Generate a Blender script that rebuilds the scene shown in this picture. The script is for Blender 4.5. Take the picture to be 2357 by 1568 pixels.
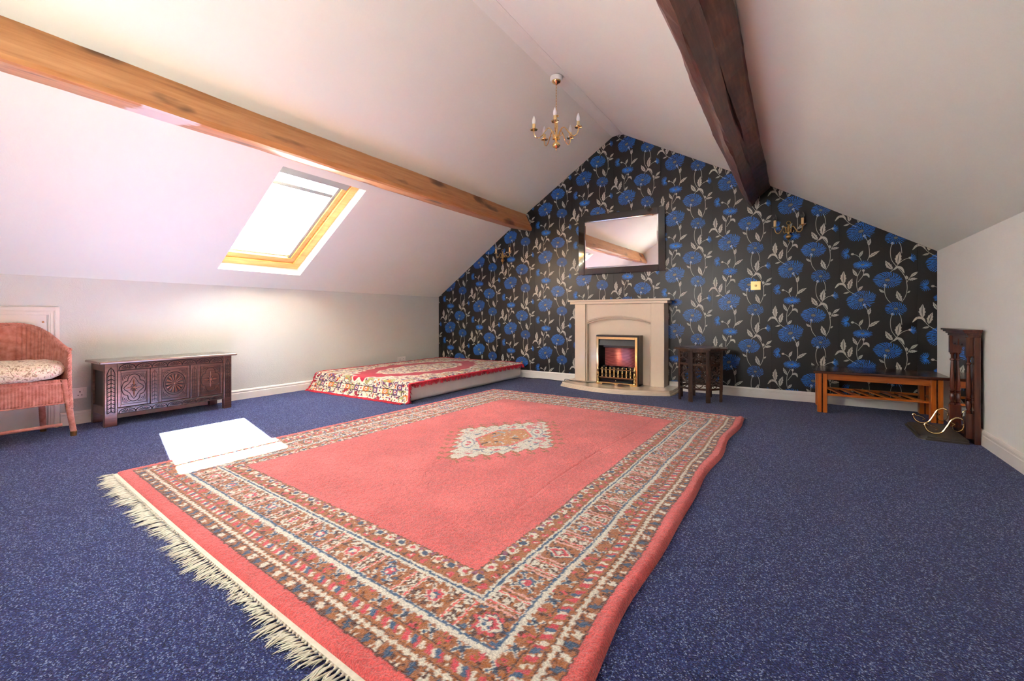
import bpy, bmesh, math, random
import numpy as np
from mathutils import Vector, Matrix
random.seed(7)
PI = math.pi
C = bpy.context.scene.collection
for o in list(bpy.data.objects):
    bpy.data.objects.remove(o)

# ------------------------------------------------------------------ camera, sky, sun, exposure
cam_data = bpy.data.cameras.new('camera')
cam = bpy.data.objects.new('camera', cam_data); C.objects.link(cam)
cam.location = (0, 0, 0.84)
cam.rotation_euler = (PI/2, 0, 0.5716)
cam_data.sensor_width = 36.0
cam_data.lens = 36.0*1013.3/2357.0
cam_data.shift_y = -55.8/2357.0
cam_data.clip_start = 0.02
bpy.context.scene.camera = cam

world = bpy.data.worlds.new('sky'); bpy.context.scene.world = world
world.use_nodes = True
bg = world.node_tree.nodes['Background']
bg.inputs['Color'].default_value = (1.0, 0.99, 0.955, 1)
bg.inputs['Strength'].default_value = 15.0

sun_data = bpy.data.lights.new('sun', 'SUN')
sun_data.energy = 340.0
sun_data.angle = math.radians(0.6)
sun_data.color = (1.0, 0.97, 0.72)
sun = bpy.data.objects.new('sun', sun_data); C.objects.link(sun)
sun.location = (-7, 7, 9)
sun.rotation_euler = Vector((0.43, -0.495, -1.0)).to_track_quat('-Z', 'Y').to_euler()

vs = bpy.context.scene.view_settings
vs.view_transform = 'Standard'
vs.look = 'None'
vs.gamma = 1.0
vs.exposure = 1.18
vs.use_curve_mapping = False

# ------------------------------------------------------------------ materials
def srgb(r, g, b):
    f = lambda c: (c/12.92 if c <= 0.04045 else ((c+0.055)/1.055)**2.4)
    return (f(r/255), f(g/255), f(b/255), 1)

def new_mat(name):
    m = bpy.data.materials.new(name); m.use_nodes = True
    nt = m.node_tree
    return m, nt, nt.nodes['Principled BSDF']

def N(nt, typ, **kw):
    n = nt.nodes.new(typ)
    for k, v in kw.items():
        if k in n.inputs.keys(): n.inputs[k].default_value = v
        else: setattr(n, k, v)
    return n

def coords(nt, scale=(1, 1, 1), kind='Object'):
    tc = N(nt, 'ShaderNodeTexCoord'); mp = N(nt, 'ShaderNodeMapping')
    mp.inputs['Scale'].default_value = scale
    nt.links.new(tc.outputs[kind], mp.inputs['Vector'])
    return mp.outputs['Vector']

def ramp(nt, fac, stops):
    r = N(nt, 'ShaderNodeValToRGB'); e = r.color_ramp.elements
    e[0].position = stops[0][0]; e[0].color = stops[0][1]
    e[1].position = stops[-1][0]; e[1].color = stops[-1][1]
    for p, c in stops[1:-1]:
        n_ = e.new(p); n_.color = c
    nt.links.new(fac, r.inputs['Fac']); return r.outputs['Color']

def add_bump(nt, bsdf, height, strength=0.3, dist=0.002):
    b = N(nt, 'ShaderNodeBump'); b.inputs['Strength'].default_value = strength
    b.inputs['Distance'].default_value = dist
    nt.links.new(height, b.inputs['Height']); nt.links.new(b.outputs['Normal'], bsdf.inputs['Normal'])

def mix_col(nt, fac, a, b):
    m = N(nt, 'ShaderNodeMix'); m.data_type = 'RGBA'
    for s, v in ((0, fac), (6, a), (7, b)):
        if isinstance(v, (int, float, tuple)): m.inputs[s].default_value = v
        else: nt.links.new(v, m.inputs[s])
    return m.outputs[2]

def plain(name, col, rough=0.5, metal=0.0, var=0.06, scale=8.0, bump=0.0, bscale=60.0, coat=0.0, spec=0.5):
    m, nt, b = new_mat(name)
    v = coords(nt)
    n = N(nt, 'ShaderNodeTexNoise'); n.inputs['Scale'].default_value = scale; n.inputs['Detail'].default_value = 4
    nt.links.new(v, n.inputs['Vector'])
    lo = tuple(c*(1-var) for c in col[:3])+(1,); hi = tuple(min(1, c*(1+var)) for c in col[:3])+(1,)
    nt.links.new(ramp(nt, n.outputs['Fac'], [(0.3, lo), (0.7, hi)]), b.inputs['Base Color'])
    b.inputs['Roughness'].default_value = rough; b.inputs['Metallic'].default_value = metal
    b.inputs['Coat Weight'].default_value = coat; b.inputs['Specular IOR Level'].default_value = spec
    if bump:
        n2 = N(nt, 'ShaderNodeTexNoise'); n2.inputs['Scale'].default_value = bscale; n2.inputs['Detail'].default_value = 3
        nt.links.new(v, n2.inputs['Vector']); add_bump(nt, b, n2.outputs['Fac'], bump)
    return m

def wood(name, dark, mid, light, rough=0.4, axis='Y', grain=14.0, stretch=14.0, knots=None, coat=0.0, bump=0.15):
    m, nt, b = new_mat(name)
    s = {'X': (1/stretch, 1, 1), 'Y': (1, 1/stretch, 1), 'Z': (1, 1, 1/stretch)}[axis]
    v = coords(nt, s)
    n1 = N(nt, 'ShaderNodeTexNoise'); n1.inputs['Scale'].default_value = grain*0.5; n1.inputs['Detail'].default_value = 5; n1.inputs['Distortion'].default_value = 0.8
    n2 = N(nt, 'ShaderNodeTexNoise'); n2.inputs['Scale'].default_value = grain*6; n2.inputs['Detail'].default_value = 6
    nt.links.new(v, n1.inputs['Vector']); nt.links.new(v, n2.inputs['Vector'])
    mx = N(nt, 'ShaderNodeMath'); mx.operation = 'MULTIPLY_ADD'; mx.inputs[1].default_value = 0.45
    nt.links.new(n2.outputs['Fac'], mx.inputs[0])
    m2 = N(nt, 'ShaderNodeMath'); m2.operation = 'MULTIPLY'; m2.inputs[1].default_value = 0.55
    nt.links.new(n1.outputs['Fac'], m2.inputs[0]); nt.links.new(m2.outputs[0], mx.inputs[2])
    col = ramp(nt, mx.outputs[0], [(0.34, dark), (0.5, mid), (0.66, light)])
    if knots:
        v3 = coords(nt, {'X': (0.45, 1, 1), 'Y': (1, 0.45, 1), 'Z': (1, 1, 0.45)}[axis])
        vo = N(nt, 'ShaderNodeTexVoronoi'); vo.inputs['Scale'].default_value = knots[0]
        nz = N(nt, 'ShaderNodeTexNoise'); nz.inputs['Scale'].default_value = 9
        nt.links.new(v3, nz.inputs['Vector'])
        va = N(nt, 'ShaderNodeVectorMath'); va.operation = 'MULTIPLY_ADD'; va.inputs[1].default_value = (0.12,)*3
        nt.links.new(nz.outputs['Color'], va.inputs[0]); nt.links.new(v3, va.inputs[2])
        nt.links.new(va.outputs[0], vo.inputs['Vector'])
        k = ramp(nt, vo.outputs['Distance'], [(0.0, (1, 1, 1, 1)), (knots[1]*0.6, (0.75, 0.75, 0.75, 1)), (knots[1], (0, 0, 0, 1))])
        col = mix_col(nt, k, col, knots[2])
    nt.links.new(col, b.inputs['Base Color'])
    b.inputs['Roughness'].default_value = rough; b.inputs['Coat Weight'].default_value = coat
    b.inputs['Coat Roughness'].default_value = 0.15
    add_bump(nt, b, n2.outputs['Fac'], bump, 0.002)
    return m

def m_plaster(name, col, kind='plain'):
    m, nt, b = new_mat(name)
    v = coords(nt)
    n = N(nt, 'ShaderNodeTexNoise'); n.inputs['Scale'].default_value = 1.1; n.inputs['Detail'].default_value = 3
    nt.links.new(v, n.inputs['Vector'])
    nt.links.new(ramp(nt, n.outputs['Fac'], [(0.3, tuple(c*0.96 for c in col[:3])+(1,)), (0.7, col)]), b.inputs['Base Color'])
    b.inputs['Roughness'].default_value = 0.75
    n2 = N(nt, 'ShaderNodeTexNoise'); n2.inputs['Detail'].default_value = 5
    if kind == 'ribbed':
        v2 = coords(nt, (1, 1, 0.06)); n2.inputs['Scale'].default_value = 75
        nt.links.new(v2, n2.inputs['Vector']); add_bump(nt, b, n2.outputs['Fac'], 0.35, 0.003)
    elif kind == 'anaglypta':
        n2.inputs['Scale'].default_value = 9; n2.inputs['Distortion'].default_value = 2.5
        nt.links.new(v, n2.inputs['Vector'])
        w = N(nt, 'ShaderNodeMath'); w.operation = 'PINGPONG'; w.inputs[1].default_value = 0.05
        nt.links.new(n2.outputs['Fac'], w.inputs[0]); add_bump(nt, b, w.outputs[0], 0.55, 0.02)
    else:
        n2.inputs['Scale'].default_value = 55
        nt.links.new(v, n2.inputs['Vector']); add_bump(nt, b, n2.outputs['Fac'], 0.22, 0.003)
    return m

def m_carpet():
    m, nt, b = new_mat('blue_heather_carpet')
    v = coords(nt)
    vo = N(nt, 'ShaderNodeTexVoronoi'); vo.inputs['Scale'].default_value = 300
    nt.links.new(v, vo.inputs['Vector'])
    sx = N(nt, 'ShaderNodeSeparateColor'); nt.links.new(vo.outputs['Color'], sx.inputs[0])
    col = ramp(nt, sx.outputs[0], [(0.0, srgb(12, 17, 52)), (0.35, srgb(19, 29, 84)), (0.62, srgb(33, 50, 114)), (0.74, srgb(62, 50, 102)), (0.86, srgb(60, 88, 142)), (1.0, srgb(150, 162, 190))])
    n = N(nt, 'ShaderNodeTexNoise'); n.inputs['Scale'].default_value = 2.0; n.inputs['Detail'].default_value = 3
    nt.links.new(v, n.inputs['Vector'])
    shade = ramp(nt, n.outputs['Fac'], [(0.3, (0.88, 0.88, 0.9, 1)), (0.7, (1, 1, 1, 1))])
    mm = N(nt, 'ShaderNodeMix'); mm.data_type = 'RGBA'; mm.blend_type = 'MULTIPLY'; mm.inputs[0].default_value = 1
    nt.links.new(col, mm.inputs[6]); nt.links.new(shade, mm.inputs[7])
    # faint seams of half metre carpet tiles
    sp = N(nt, 'ShaderNodeSeparateXYZ'); nt.links.new(v, sp.inputs[0])
    seams = []
    for out, off in ((sp.outputs['X'], 0.18), (sp.outputs['Y'], 0.27)):
        a = N(nt, 'ShaderNodeMath'); a.operation = 'ADD'; a.inputs[1].default_value = off+20
        nt.links.new(out, a.inputs[0])
        f = N(nt, 'ShaderNodeMath'); f.operation = 'PINGPONG'; f.inputs[1].default_value = 0.25
        nt.links.new(a.outputs[0], f.inputs[0])
        l = N(nt, 'ShaderNodeMath'); l.operation = 'LESS_THAN'; l.inputs[1].default_value = 0.0011
        nt.links.new(f.outputs[0], l.inputs[0]); seams.append(l.outputs[0])
    sm = N(nt, 'ShaderNodeMath'); sm.operation = 'MAXIMUM'; nt.links.new(seams[0], sm.inputs[0])
    half = N(nt, 'ShaderNodeMath'); half.operation = 'MULTIPLY'; half.inputs[1].default_value = 0.15
    nt.links.new(seams[1], half.inputs[0]); nt.links.new(half.outputs[0], sm.inputs[1])
    sc = N(nt, 'ShaderNodeMath'); sc.operation = 'MULTIPLY'; sc.inputs[1].default_value = 0.55
    nt.links.new(sm.outputs[0], sc.inputs[0])
    nt.links.new(mix_col(nt, sc.outputs[0], mm.outputs[2], srgb(28, 30, 50)), b.inputs['Base Color'])
    b.inputs['Roughness'].default_value = 0.9
    b.inputs['Sheen Weight'].default_value = 0.10; b.inputs['Sheen Roughness'].default_value = 0.5
    b.inputs['Specular IOR Level'].default_value = 0.25
    add_bump(nt, b, vo.outputs['Distance'], 0.5, 0.004)
    return m

def m_vcol(name, rough=0.9, sheen=0.3, bscale=320, bump=0.6, dist=0.004, stretch=(1, 1, 1)):
    m, nt, b = new_mat(name)
    at = N(nt, 'ShaderNodeAttribute'); at.attribute_name = 'Col'
    v = coords(nt, stretch)
    n = N(nt, 'ShaderNodeTexNoise'); n.inputs['Scale'].default_value = bscale; n.inputs['Detail'].default_value = 3
    nt.links.new(v, n.inputs['Vector'])
    mm = N(nt, 'ShaderNodeMix'); mm.data_type = 'RGBA'; mm.blend_type = 'MULTIPLY'; mm.inputs[0].default_value = 1
    nt.links.new(at.outputs['Color'], mm.inputs[6])
    nt.links.new(ramp(nt, n.outputs['Fac'], [(0.30, (0.66, 0.66, 0.66, 1)), (0.62, (1.12, 1.12, 1.12, 1))]), mm.inputs[7])
    nt.links.new(mm.outputs[2], b.inputs['Base Color'])
    b.inputs['Roughness'].default_value = rough; b.inputs['Sheen Weight'].default_value = sheen
    b.inputs['Specular IOR Level'].default_value = 0.2
    add_bump(nt, b, n.outputs['Fac'], bump, dist)
    return m

def m_glass(name, tint=(1, 1, 1, 1), refl=0.06):
    m = bpy.data.materials.new(name); m.use_nodes = True; nt = m.node_tree
    for n in list(nt.nodes): nt.nodes.remove(n)
    out = N(nt, 'ShaderNodeOutputMaterial'); tr = N(nt, 'ShaderNodeBsdfTransparent'); gl = N(nt, 'ShaderNodeBsdfGlossy')
    tr.inputs['Color'].default_value = tint; gl.inputs['Roughness'].default_value = 0.02
    mx = N(nt, 'ShaderNodeMixShader'); mx.inputs[0].default_value = refl
    nt.links.new(tr.outputs[0], mx.inputs[1]); nt.links.new(gl.outputs[0], mx.inputs[2])
    nt.links.new(mx.outputs[0], out.inputs['Surface'])
    return m

WHITE = srgb(240, 234, 230)
MT = dict(
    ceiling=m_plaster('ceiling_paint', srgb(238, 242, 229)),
    wall=m_plaster('ribbed_wallpaper_paint', srgb(244, 245, 236), 'ribbed'),  # toned lighter in colour to make up for weak light away from roof window
    wall_left=m_plaster('embossed_wallpaper_paint', srgb(210, 213, 204), 'anaglypta'),  # toned darker in colour to offset the strong roof window light here
    gloss=plain('white_gloss_paint', srgb(238, 234, 224), 0.3, var=0.03),
    hatch=plain('cream_paint', srgb(236, 229, 216), 0.35, var=0.03),
    carpet=m_carpet(),
    paper=plain('black_wallpaper', srgb(17, 15, 14), 0.37, var=0.12, scale=5),
    p_blue=plain('blue_ink', srgb(34, 132, 240), 0.4, var=0.15, scale=12),
    p_leaf=plain('silver_ink', srgb(182, 178, 168), 0.38, var=0.08, scale=20),
    p_core=plain('grey_speckle_ink', srgb(118, 112, 104), 0.4, var=0.35, scale=300),
    brass=plain('polished_brass', srgb(246, 214, 150), 0.16, 1.0, var=0.05),
    brass_old=plain('aged_brass', srgb(168, 136, 86), 0.3, 1.0, var=0.12),
    sleeve=plain('cream_candle_sleeve', srgb(226, 196, 138), 0.45),
    stone=plain('cream_marble_composite', srgb(226, 208, 184), 0.16, var=0.03, scale=3, coat=0.3),
    blackm=plain('black_enamel', srgb(20, 20, 21), 0.25, var=0.2),
    blackg=plain('black_gloss_frame', srgb(14, 13, 13), 0.08, var=0.1, coat=0.6),
    grey=plain('dark_grey_enamel', srgb(48, 56, 60), 0.3),
    mirror=plain('mirror_silver', (0.93, 0.93, 0.93, 1), 0.01, 1.0, var=0.0),
    bulb=plain('frosted_bulb_glass', srgb(246, 246, 244), 0.2, var=0.0),
    mattress=plain('white_mattress_ticking', srgb(240, 234, 226), 0.85, var=0.03, bump=0.3, bscale=90),
    fringe=plain('ivory_cotton', srgb(226, 220, 200), 0.9, var=0.1, scale=60),
    red_fringe=plain('crimson_fringe', srgb(176, 34, 56), 0.85, var=0.25, scale=40),
    slate=plain('dark_slate', srgb(64, 60, 54), 0.5, var=0.2, scale=25, bump=0.2),
    black_plastic=plain('black_plastic', srgb(18, 18, 18), 0.4),
    white_plastic=plain('white_plastic', srgb(240, 236, 230), 0.3, var=0.02),
    alu=plain('grey_blind_metal', srgb(150, 158, 158), 0.35, var=0.02),
)
MT['clear'] = m_glass('clear_glass')
MT['pine'] = wood('varnished_pine', srgb(160, 104, 58), srgb(190, 132, 82), srgb(206, 152, 102), 0.42, 'Y', 7, 12, knots=(4.5, 0.30, srgb(84, 52, 32)))
MT['pine_frame'] = wood('window_pine', srgb(210, 150, 84), srgb(228, 174, 104), srgb(240, 194, 128), 0.35, 'Y', 10, 10)
MT['darkbeam'] = wood('dark_stained_timber', srgb(48, 20, 12), srgb(88, 44, 30), srgb(128, 78, 56), 0.36, 'Y', 9, 9, bump=0.4)
MT['oak'] = wood('dark_carved_oak', srgb(50, 32, 26), srgb(82, 56, 45), srgb(112, 80, 66), 0.28, 'Y', 14, 10, coat=0.25)
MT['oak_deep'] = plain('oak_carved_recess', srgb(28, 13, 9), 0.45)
MT['oak_hi'] = wood('oak_carving', srgb(78, 42, 26), srgb(112, 66, 44), srgb(140, 88, 60), 0.3, 'Z', 14, 6, coat=0.2)
MT['lid'] = wood('oak_lid', srgb(96, 76, 62), srgb(126, 104, 86), srgb(150, 128, 108), 0.22, 'Y', 10, 12, coat=0.5)
MT['orange'] = wood('orange_teak', srgb(150, 70, 14), srgb(186, 94, 22), srgb(206, 116, 36), 0.35, 'Z', 14, 12)
MT['orange_x'] = wood('orange_teak_rail', srgb(150, 70, 14), srgb(186, 94, 22), srgb(206, 116, 36), 0.35, 'X', 14, 12)
MT['walnut'] = wood('dark_table_top', srgb(44, 22, 15), srgb(66, 36, 25), srgb(90, 54, 38), 0.26, 'X', 10, 12, coat=0.25)
MT['mahog'] = wood('dark_mahogany', srgb(50, 22, 15), srgb(78, 38, 26), srgb(104, 56, 38), 0.25, 'Z', 12, 12, coat=0.2)
MT['sheesham'] = wood('dark_carved_sheesham', srgb(34, 20, 13), srgb(60, 38, 26), srgb(92, 60, 42), 0.3, 'Z', 16, 4, bump=0.5)

# ------------------------------------------------------------------ mesh builder
class MB:
    def __init__(s): s.v = []; s.f = []; s.m = []; s.cur = 0
    def add(s, vs_, fs):
        o = len(s.v); s.v += [tuple(p) for p in vs_]
        for f in fs: s.f.append(tuple(i+o for i in f)); s.m.append(s.cur)
        return s
    def box(s, x0, x1, y0, y1, z0, z1):
        v = [(x, y, z) for z in (z0, z1) for y in (y0, y1) for x in (x0, x1)]
        return s.add(v, [(0, 2, 3, 1), (4, 5, 7, 6), (0, 1, 5, 4), (2, 6, 7, 3), (0, 4, 6, 2), (1, 3, 7, 5)])
    def hexa(s, b, t):        # eight corners, bottom ring then top ring
        return s.add(list(b)+list(t), [(3, 2, 1, 0), (4, 5, 6, 7), (0, 1, 5, 4), (1, 2, 6, 5), (2, 3, 7, 6), (3, 0, 4, 7)])
    def prism(s, poly, fn, a, b, n=1):
        k = len(poly); v = []
        for i in range(n+1):
            t = a+(b-a)*i/n; v += [fn(p, t) for p in poly]
        f = [tuple(range(k-1, -1, -1)), tuple(n*k+i for i in range(k))]
        for i in range(n):
            for j in range(k):
                j2 = (j+1) % k; f.append((i*k+j, i*k+j2, (i+1)*k+j2, (i+1)*k+j))
        return s.add(v, f)
    def lathe(s, prof, c=(0, 0, 0), seg=16, M=None):
        v = []; f = []; n = len(prof)
        for r, z in prof:
            for k in range(seg):
                a = 2*PI*k/seg; p = Vector((max(r, 1e-5)*math.cos(a), max(r, 1e-5)*math.sin(a), z))
                if M is not None: p = M @ p
                v.append((p.x+c[0], p.y+c[1], p.z+c[2]))
        for i in range(n-1):
            for k in range(seg):
                k2 = (k+1) % seg; f.append((i*seg+k, i*seg+k2, (i+1)*seg+k2, (i+1)*seg+k))
        f.append(tuple(range(seg-1, -1, -1))); f.append(tuple((n-1)*seg+k for k in range(seg)))
        return s.add(v, f)
    def tube(s, pts, r, seg=8, closed=False, flat=1.0):
        pts = [Vector(p) for p in pts]; n = len(pts)
        rs = r if isinstance(r, (list, tuple)) else [r]*n
        v = []; f = []; up = None
        for i, p in enumerate(pts):
            if closed: t = pts[(i+1) % n]-pts[i-1]
            else: t = pts[min(i+1, n-1)]-pts[max(i-1, 0)]
            if t.length < 1e-9: t = Vector((0, 0, 1))
            t.normalize()
            if up is None:
                up = Vector((0, 0, 1)) if abs(t.z) < 0.9 else Vector((1, 0, 0))
            a = up-t*up.dot(t)
            if a.length < 1e-6: a = Vector((1, 0, 0))-t*t.x
            a.normalize(); b_ = t.cross(a); up = a
            for k in range(seg):
                w = 2*PI*k/seg; q = p+(a*math.cos(w)*flat+b_*math.sin(w))*rs[i]; v.append(q)
        m = n if closed else n-1
        for i in range(m):
            i2 = (i+1) % n
            for k in range(seg):
                k2 = (k+1) % seg; f.append((i*seg+k, i*seg+k2, i2*seg+k2, i2*seg+k))
        if not closed:
            f.append(tuple(range(seg-1, -1, -1))); f.append(tuple((n-1)*seg+k for k in range(seg)))
        return s.add(v, f)
    def ball(s, c, r, seg=12, rings=8, sc=(1, 1, 1)):
        prof = [(r*math.sin(PI*i/rings), -r*math.cos(PI*i/rings)) for i in range(rings+1)]
        return s.lathe(prof, c, seg, Matrix.Diagonal(sc))
    def build(s, name, mat, parent=None, smooth=False, bevel=0.0, seg=2, world=True, label=None, kind=None):
        me = bpy.data.meshes.new(name)
        vv = s.v
        if parent is not None and world:
            r = parent
            while r.parent: r = r.parent
            L = r.location
            vv = [(p[0]-L.x, p[1]-L.y, p[2]-L.z) for p in vv]
        me.from_pydata([tuple(p) for p in vv], [], s.f)
        mats = mat if isinstance(mat, (list, tuple)) else [mat]
        for m in mats: me.materials.append(m)
        if len(mats) > 1: me.polygons.foreach_set('material_index', s.m)
        bm = bmesh.new(); bm.from_mesh(me)
        bmesh.ops.recalc_face_normals(bm, faces=bm.faces)
        if bevel:
            es = [e for e in bm.edges if len(e.link_faces) == 2 and e.calc_face_angle(0) > 0.5]
            bmesh.ops.bevel(bm, geom=es, offset=bevel, segments=seg, affect='EDGES', profile=0.5, clamp_overlap=True)
        bm.to_mesh(me); bm.free()
        if smooth:
            me.polygons.foreach_set('use_smooth', [True]*len(me.polygons))
            if hasattr(me, 'set_sharp_from_angle'): me.set_sharp_from_angle(angle=math.radians(42))
        o = bpy.data.objects.new(name, me); C.objects.link(o)
        if parent is not None: o.parent = parent
        if label: o['label'] = label
        if kind: o['kind'] = kind
        return o

def thing(name, label, cat, loc, group=None):
    o = bpy.data.objects.new(name, None); C.objects.link(o)
    o.location = loc; o['label'] = label; o['category'] = cat; o.empty_display_size = 0.1
    if group: o['group'] = group
    return o
def tag(o, label, cat, group=None):
    o['label'] = label; o['category'] = cat
    if group: o['group'] = group
    return o
def spline(pts, n=8):
    pts = [Vector(p) for p in pts]; out = []
    P = [pts[0]*2-pts[1]]+pts+[pts[-1]*2-pts[-2]]
    for i in range(1, len(P)-2):
        for k in range(n):
            t = k/n; a, b, c, d = P[i-1], P[i], P[i+1], P[i+2]
            out.append(0.5*((2*b)+(c-a)*t+(2*a-5*b+4*c-d)*t*t+(3*b-a-3*c+d)*t**3))
    out.append(pts[-1]); return out
def vnoise(x, y, s, seed):
    r = np.random.RandomState(seed).rand(512, 512)
    X = x*s+100; Y = y*s+100
    xi = np.floor(X).astype(int); yi = np.floor(Y).astype(int); fx = X-xi; fy = Y-yi
    fx = fx*fx*(3-2*fx); fy = fy*fy*(3-2*fy)
    g = lambda a, b: r[a % 512, b % 512]
    return (g(xi, yi)*(1-fx)+g(xi+1, yi)*fx)*(1-fy)+(g(xi, yi+1)*(1-fx)+g(xi+1, yi+1)*fx)*fy
def grid_mesh(name, P, col, mat, parent=None, cyclic=False):
    """P (ny,nx,3) array of points, col (ny,nx,3) linear colours"""
    ny, nx = P.shape[:2]
    if parent is not None: P = P-np.array(parent.location[:])
    me = bpy.data.meshes.new(name)
    me.vertices.add(nx*ny); me.vertices.foreach_set('co', P.reshape(-1).astype(np.float32))
    i = np.arange((ny-1)*(nx-1)); r = i//(nx-1); c = i % (nx-1); a = r*nx+c
    q = np.stack([a, a+1, a+1+nx, a+nx], 1).reshape(-1)
    me.loops.add(len(q)); me.loops.foreach_set('vertex_index', q.astype(np.int32))
    me.polygons.add(len(i)); me.polygons.foreach_set('loop_start', (np.arange(len(i))*4).astype(np.int32))
    me.polygons.foreach_set('use_smooth', np.ones(len(i), bool))
    me.update(calc_edges=True); me.validate()
    if col is not None:
        at = me.color_attributes.new('Col', 'FLOAT_COLOR', 'POINT')
        at.data.foreach_set('color', np.concatenate([col, np.ones((ny, nx, 1))], 2).reshape(-1).astype(np.float32))
    me.materials.append(mat)
    o = bpy.data.objects.new(name, me); C.objects.link(o)
    if parent is not None: o.parent = parent
    return o

# ------------------------------------------------------------------ room shell
XW, XR, YB, YF = -4.715, 1.035, 5.2, -0.42
K1 = (-3.12, 2.245); RL = (-1.886, 3.034); RR = (-1.77, 3.05); K2 = (-0.41, 2.29)
ZR0 = K2[1]+(1.41-K2[1])/(1.026-K2[0])*(XR-K2[0])
sl = (2.245-1.165)/(-3.12+4.68); ZL0 = 2.245+sl*(XW+3.12)
def struct(o): o['kind'] = 'structure'; return o
struct(MB().add([(XW, YF, 0), (XR, YF, 0), (XR, YB, 0), (XW, YB, 0)], [(0, 1, 2, 3)]).build('floor', MT['carpet']))
profile = [(XW, 0), (XR, 0), (XR, ZR0), K2, RR, RL, K1, (XW, ZL0)]
wall_back = struct(MB().add([(x, YB, z) for x, z in profile], [tuple(range(8))]).build('wall_back', MT['paper']))
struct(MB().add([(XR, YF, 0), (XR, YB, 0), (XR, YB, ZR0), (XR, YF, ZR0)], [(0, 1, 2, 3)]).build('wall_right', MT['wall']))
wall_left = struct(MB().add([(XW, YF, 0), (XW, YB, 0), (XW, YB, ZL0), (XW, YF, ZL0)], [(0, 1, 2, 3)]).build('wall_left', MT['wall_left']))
# front wall behind the camera, with a gable window
wx0, wx1, wz0, wz1 = -2.25, -1.25, 0.95, 1.85
fw = MB()
fw.add([(XW, YF, 0), (XR, YF, 0), (XR, YF, wz0), (XW, YF, wz0)], [(0, 1, 2, 3)])
zl = lambda x: ZL0+sl*(x-XW) if x < K1[0] else K1[1]+(RL[1]-K1[1])/(RL[0]-K1[0])*(x-K1[0])
fw.add([(XW, YF, wz0), (wx0, YF, wz0), (wx0, YF, zl(wx0)), (K1[0], YF, K1[1]), (XW, YF, ZL0)], [(0, 1, 2, 3, 4)])
zr = lambda x: RR[1]+(K2[1]-RR[1])/(K2[0]-RR[0])*(x-RR[0])
fw.add([(wx1, YF, wz0), (XR, YF, wz0), (XR, YF, ZR0), (K2[0], YF, K2[1]), (wx1, YF, zr(wx1))], [(0, 1, 2, 3, 4)])
fw.add([(wx0, YF, wz1), (wx1, YF, wz1), (wx1, YF, zr(wx1)), (RR[0], YF, RR[1]), (RL[0], YF, RL[1]), (wx0, YF, zl(wx0))], [(0, 1, 2, 3, 4, 5)])
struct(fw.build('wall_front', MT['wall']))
# ceiling: two slopes, a narrow ridge flat; the left slope is cut open for the roof window
T = Vector((K1[0]-(-4.68), 0, 2.245-1.165)).normalized(); NV = Vector((-T.z, 0, T.x))
def SP(t, y, d=0.0):                                  # slope coordinates -> world
    p = Vector((-4.68, 0, 1.165))+T*t+NV*d; return (p.x, y, p.z)
t0 = (Vector((XW, 0, ZL0))-Vector((-4.68, 0, 1.165))).dot(T); t1 = (Vector((K1[0], 0, K1[1]))-Vector((-4.68, 0, 1.165))).dot(T)
OT0, OT1, OY0, OY1 = 0.205, 1.525, 1.96, 2.767
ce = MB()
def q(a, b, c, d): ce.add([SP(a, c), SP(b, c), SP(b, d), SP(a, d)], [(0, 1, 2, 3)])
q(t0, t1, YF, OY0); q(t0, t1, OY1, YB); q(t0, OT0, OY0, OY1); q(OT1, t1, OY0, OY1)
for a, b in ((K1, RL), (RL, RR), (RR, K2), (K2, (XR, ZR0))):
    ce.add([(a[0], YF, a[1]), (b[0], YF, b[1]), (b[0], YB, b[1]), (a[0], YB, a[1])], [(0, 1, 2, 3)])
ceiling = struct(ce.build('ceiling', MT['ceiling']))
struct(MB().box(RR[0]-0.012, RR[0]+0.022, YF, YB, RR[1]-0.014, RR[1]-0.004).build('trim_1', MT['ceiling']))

# roof window
w1 = thing('window_1', 'roof window with pine frame in the left slope', 'window', SP(OT0, OY0)); del w1['label']; del w1['category']; w1['kind'] = 'structure'
rv = MB(); D = 0.11
rv.add([SP(OT0, OY0), SP(OT0, OY1), SP(OT0-0.0, OY1, D), SP(OT0-0.0, OY0, D)], [(0, 1, 2, 3)])
rv.add([SP(OT1, OY0), SP(OT1, OY1), SP(OT1, OY1, D), SP(OT1, OY0, D)], [(0, 1, 2, 3)])
rv.add([SP(OT0, OY0), SP(OT1, OY0), SP(OT1, OY0, D), SP(OT0, OY0, D)], [(0, 1, 2, 3)])
rv.add([SP(OT0, OY1), SP(OT1, OY1), SP(OT1, OY1, D), SP(OT0, OY1, D)], [(0, 1, 2, 3)])
rv.build('reveal', MT['gloss'], w1)
def slab(mb, ta, tb, ya, yb, da, db):
    mb.hexa([SP(ta, ya, da), SP(tb, ya, da), SP(tb, yb, da), SP(ta, yb, da)], [SP(ta, ya, db), SP(tb, ya, db), SP(tb, yb, db), SP(ta, yb, db)])
GT0, GT1, GY0, GY1 = 0.345, 1.43, 2.0, 2.60
fr = MB(); slab(fr, OT0, 0.28, OY0, OY1, 0.085, 0.15); slab(fr, OT1-0.05, OT1, OY0, OY1, 0.085, 0.15)
slab(fr, 0.28, OT1-0.05, OY0, OY0+0.02, 0.085, 0.15); slab(fr, 0.28, OT1-0.05, 2.685, OY1, 0.085, 0.15)
fr.build('frame', MT['pine_frame'], w1, bevel=0.006)
sa = MB(); slab(sa, 0.284, GT0, OY0+0.022, 2.682, 0.10, 0.16); slab(sa, GT1, OT1-0.052, OY0+0.022, 2.682, 0.10, 0.16)
slab(sa, GT0, GT1, OY0+0.022, GY0, 0.10, 0.16); slab(sa, GT0, GT1, 2.63, 2.682, 0.10, 0.16)
sash = sa.build('sash', MT['pine_frame'], w1, bevel=0.004)
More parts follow.
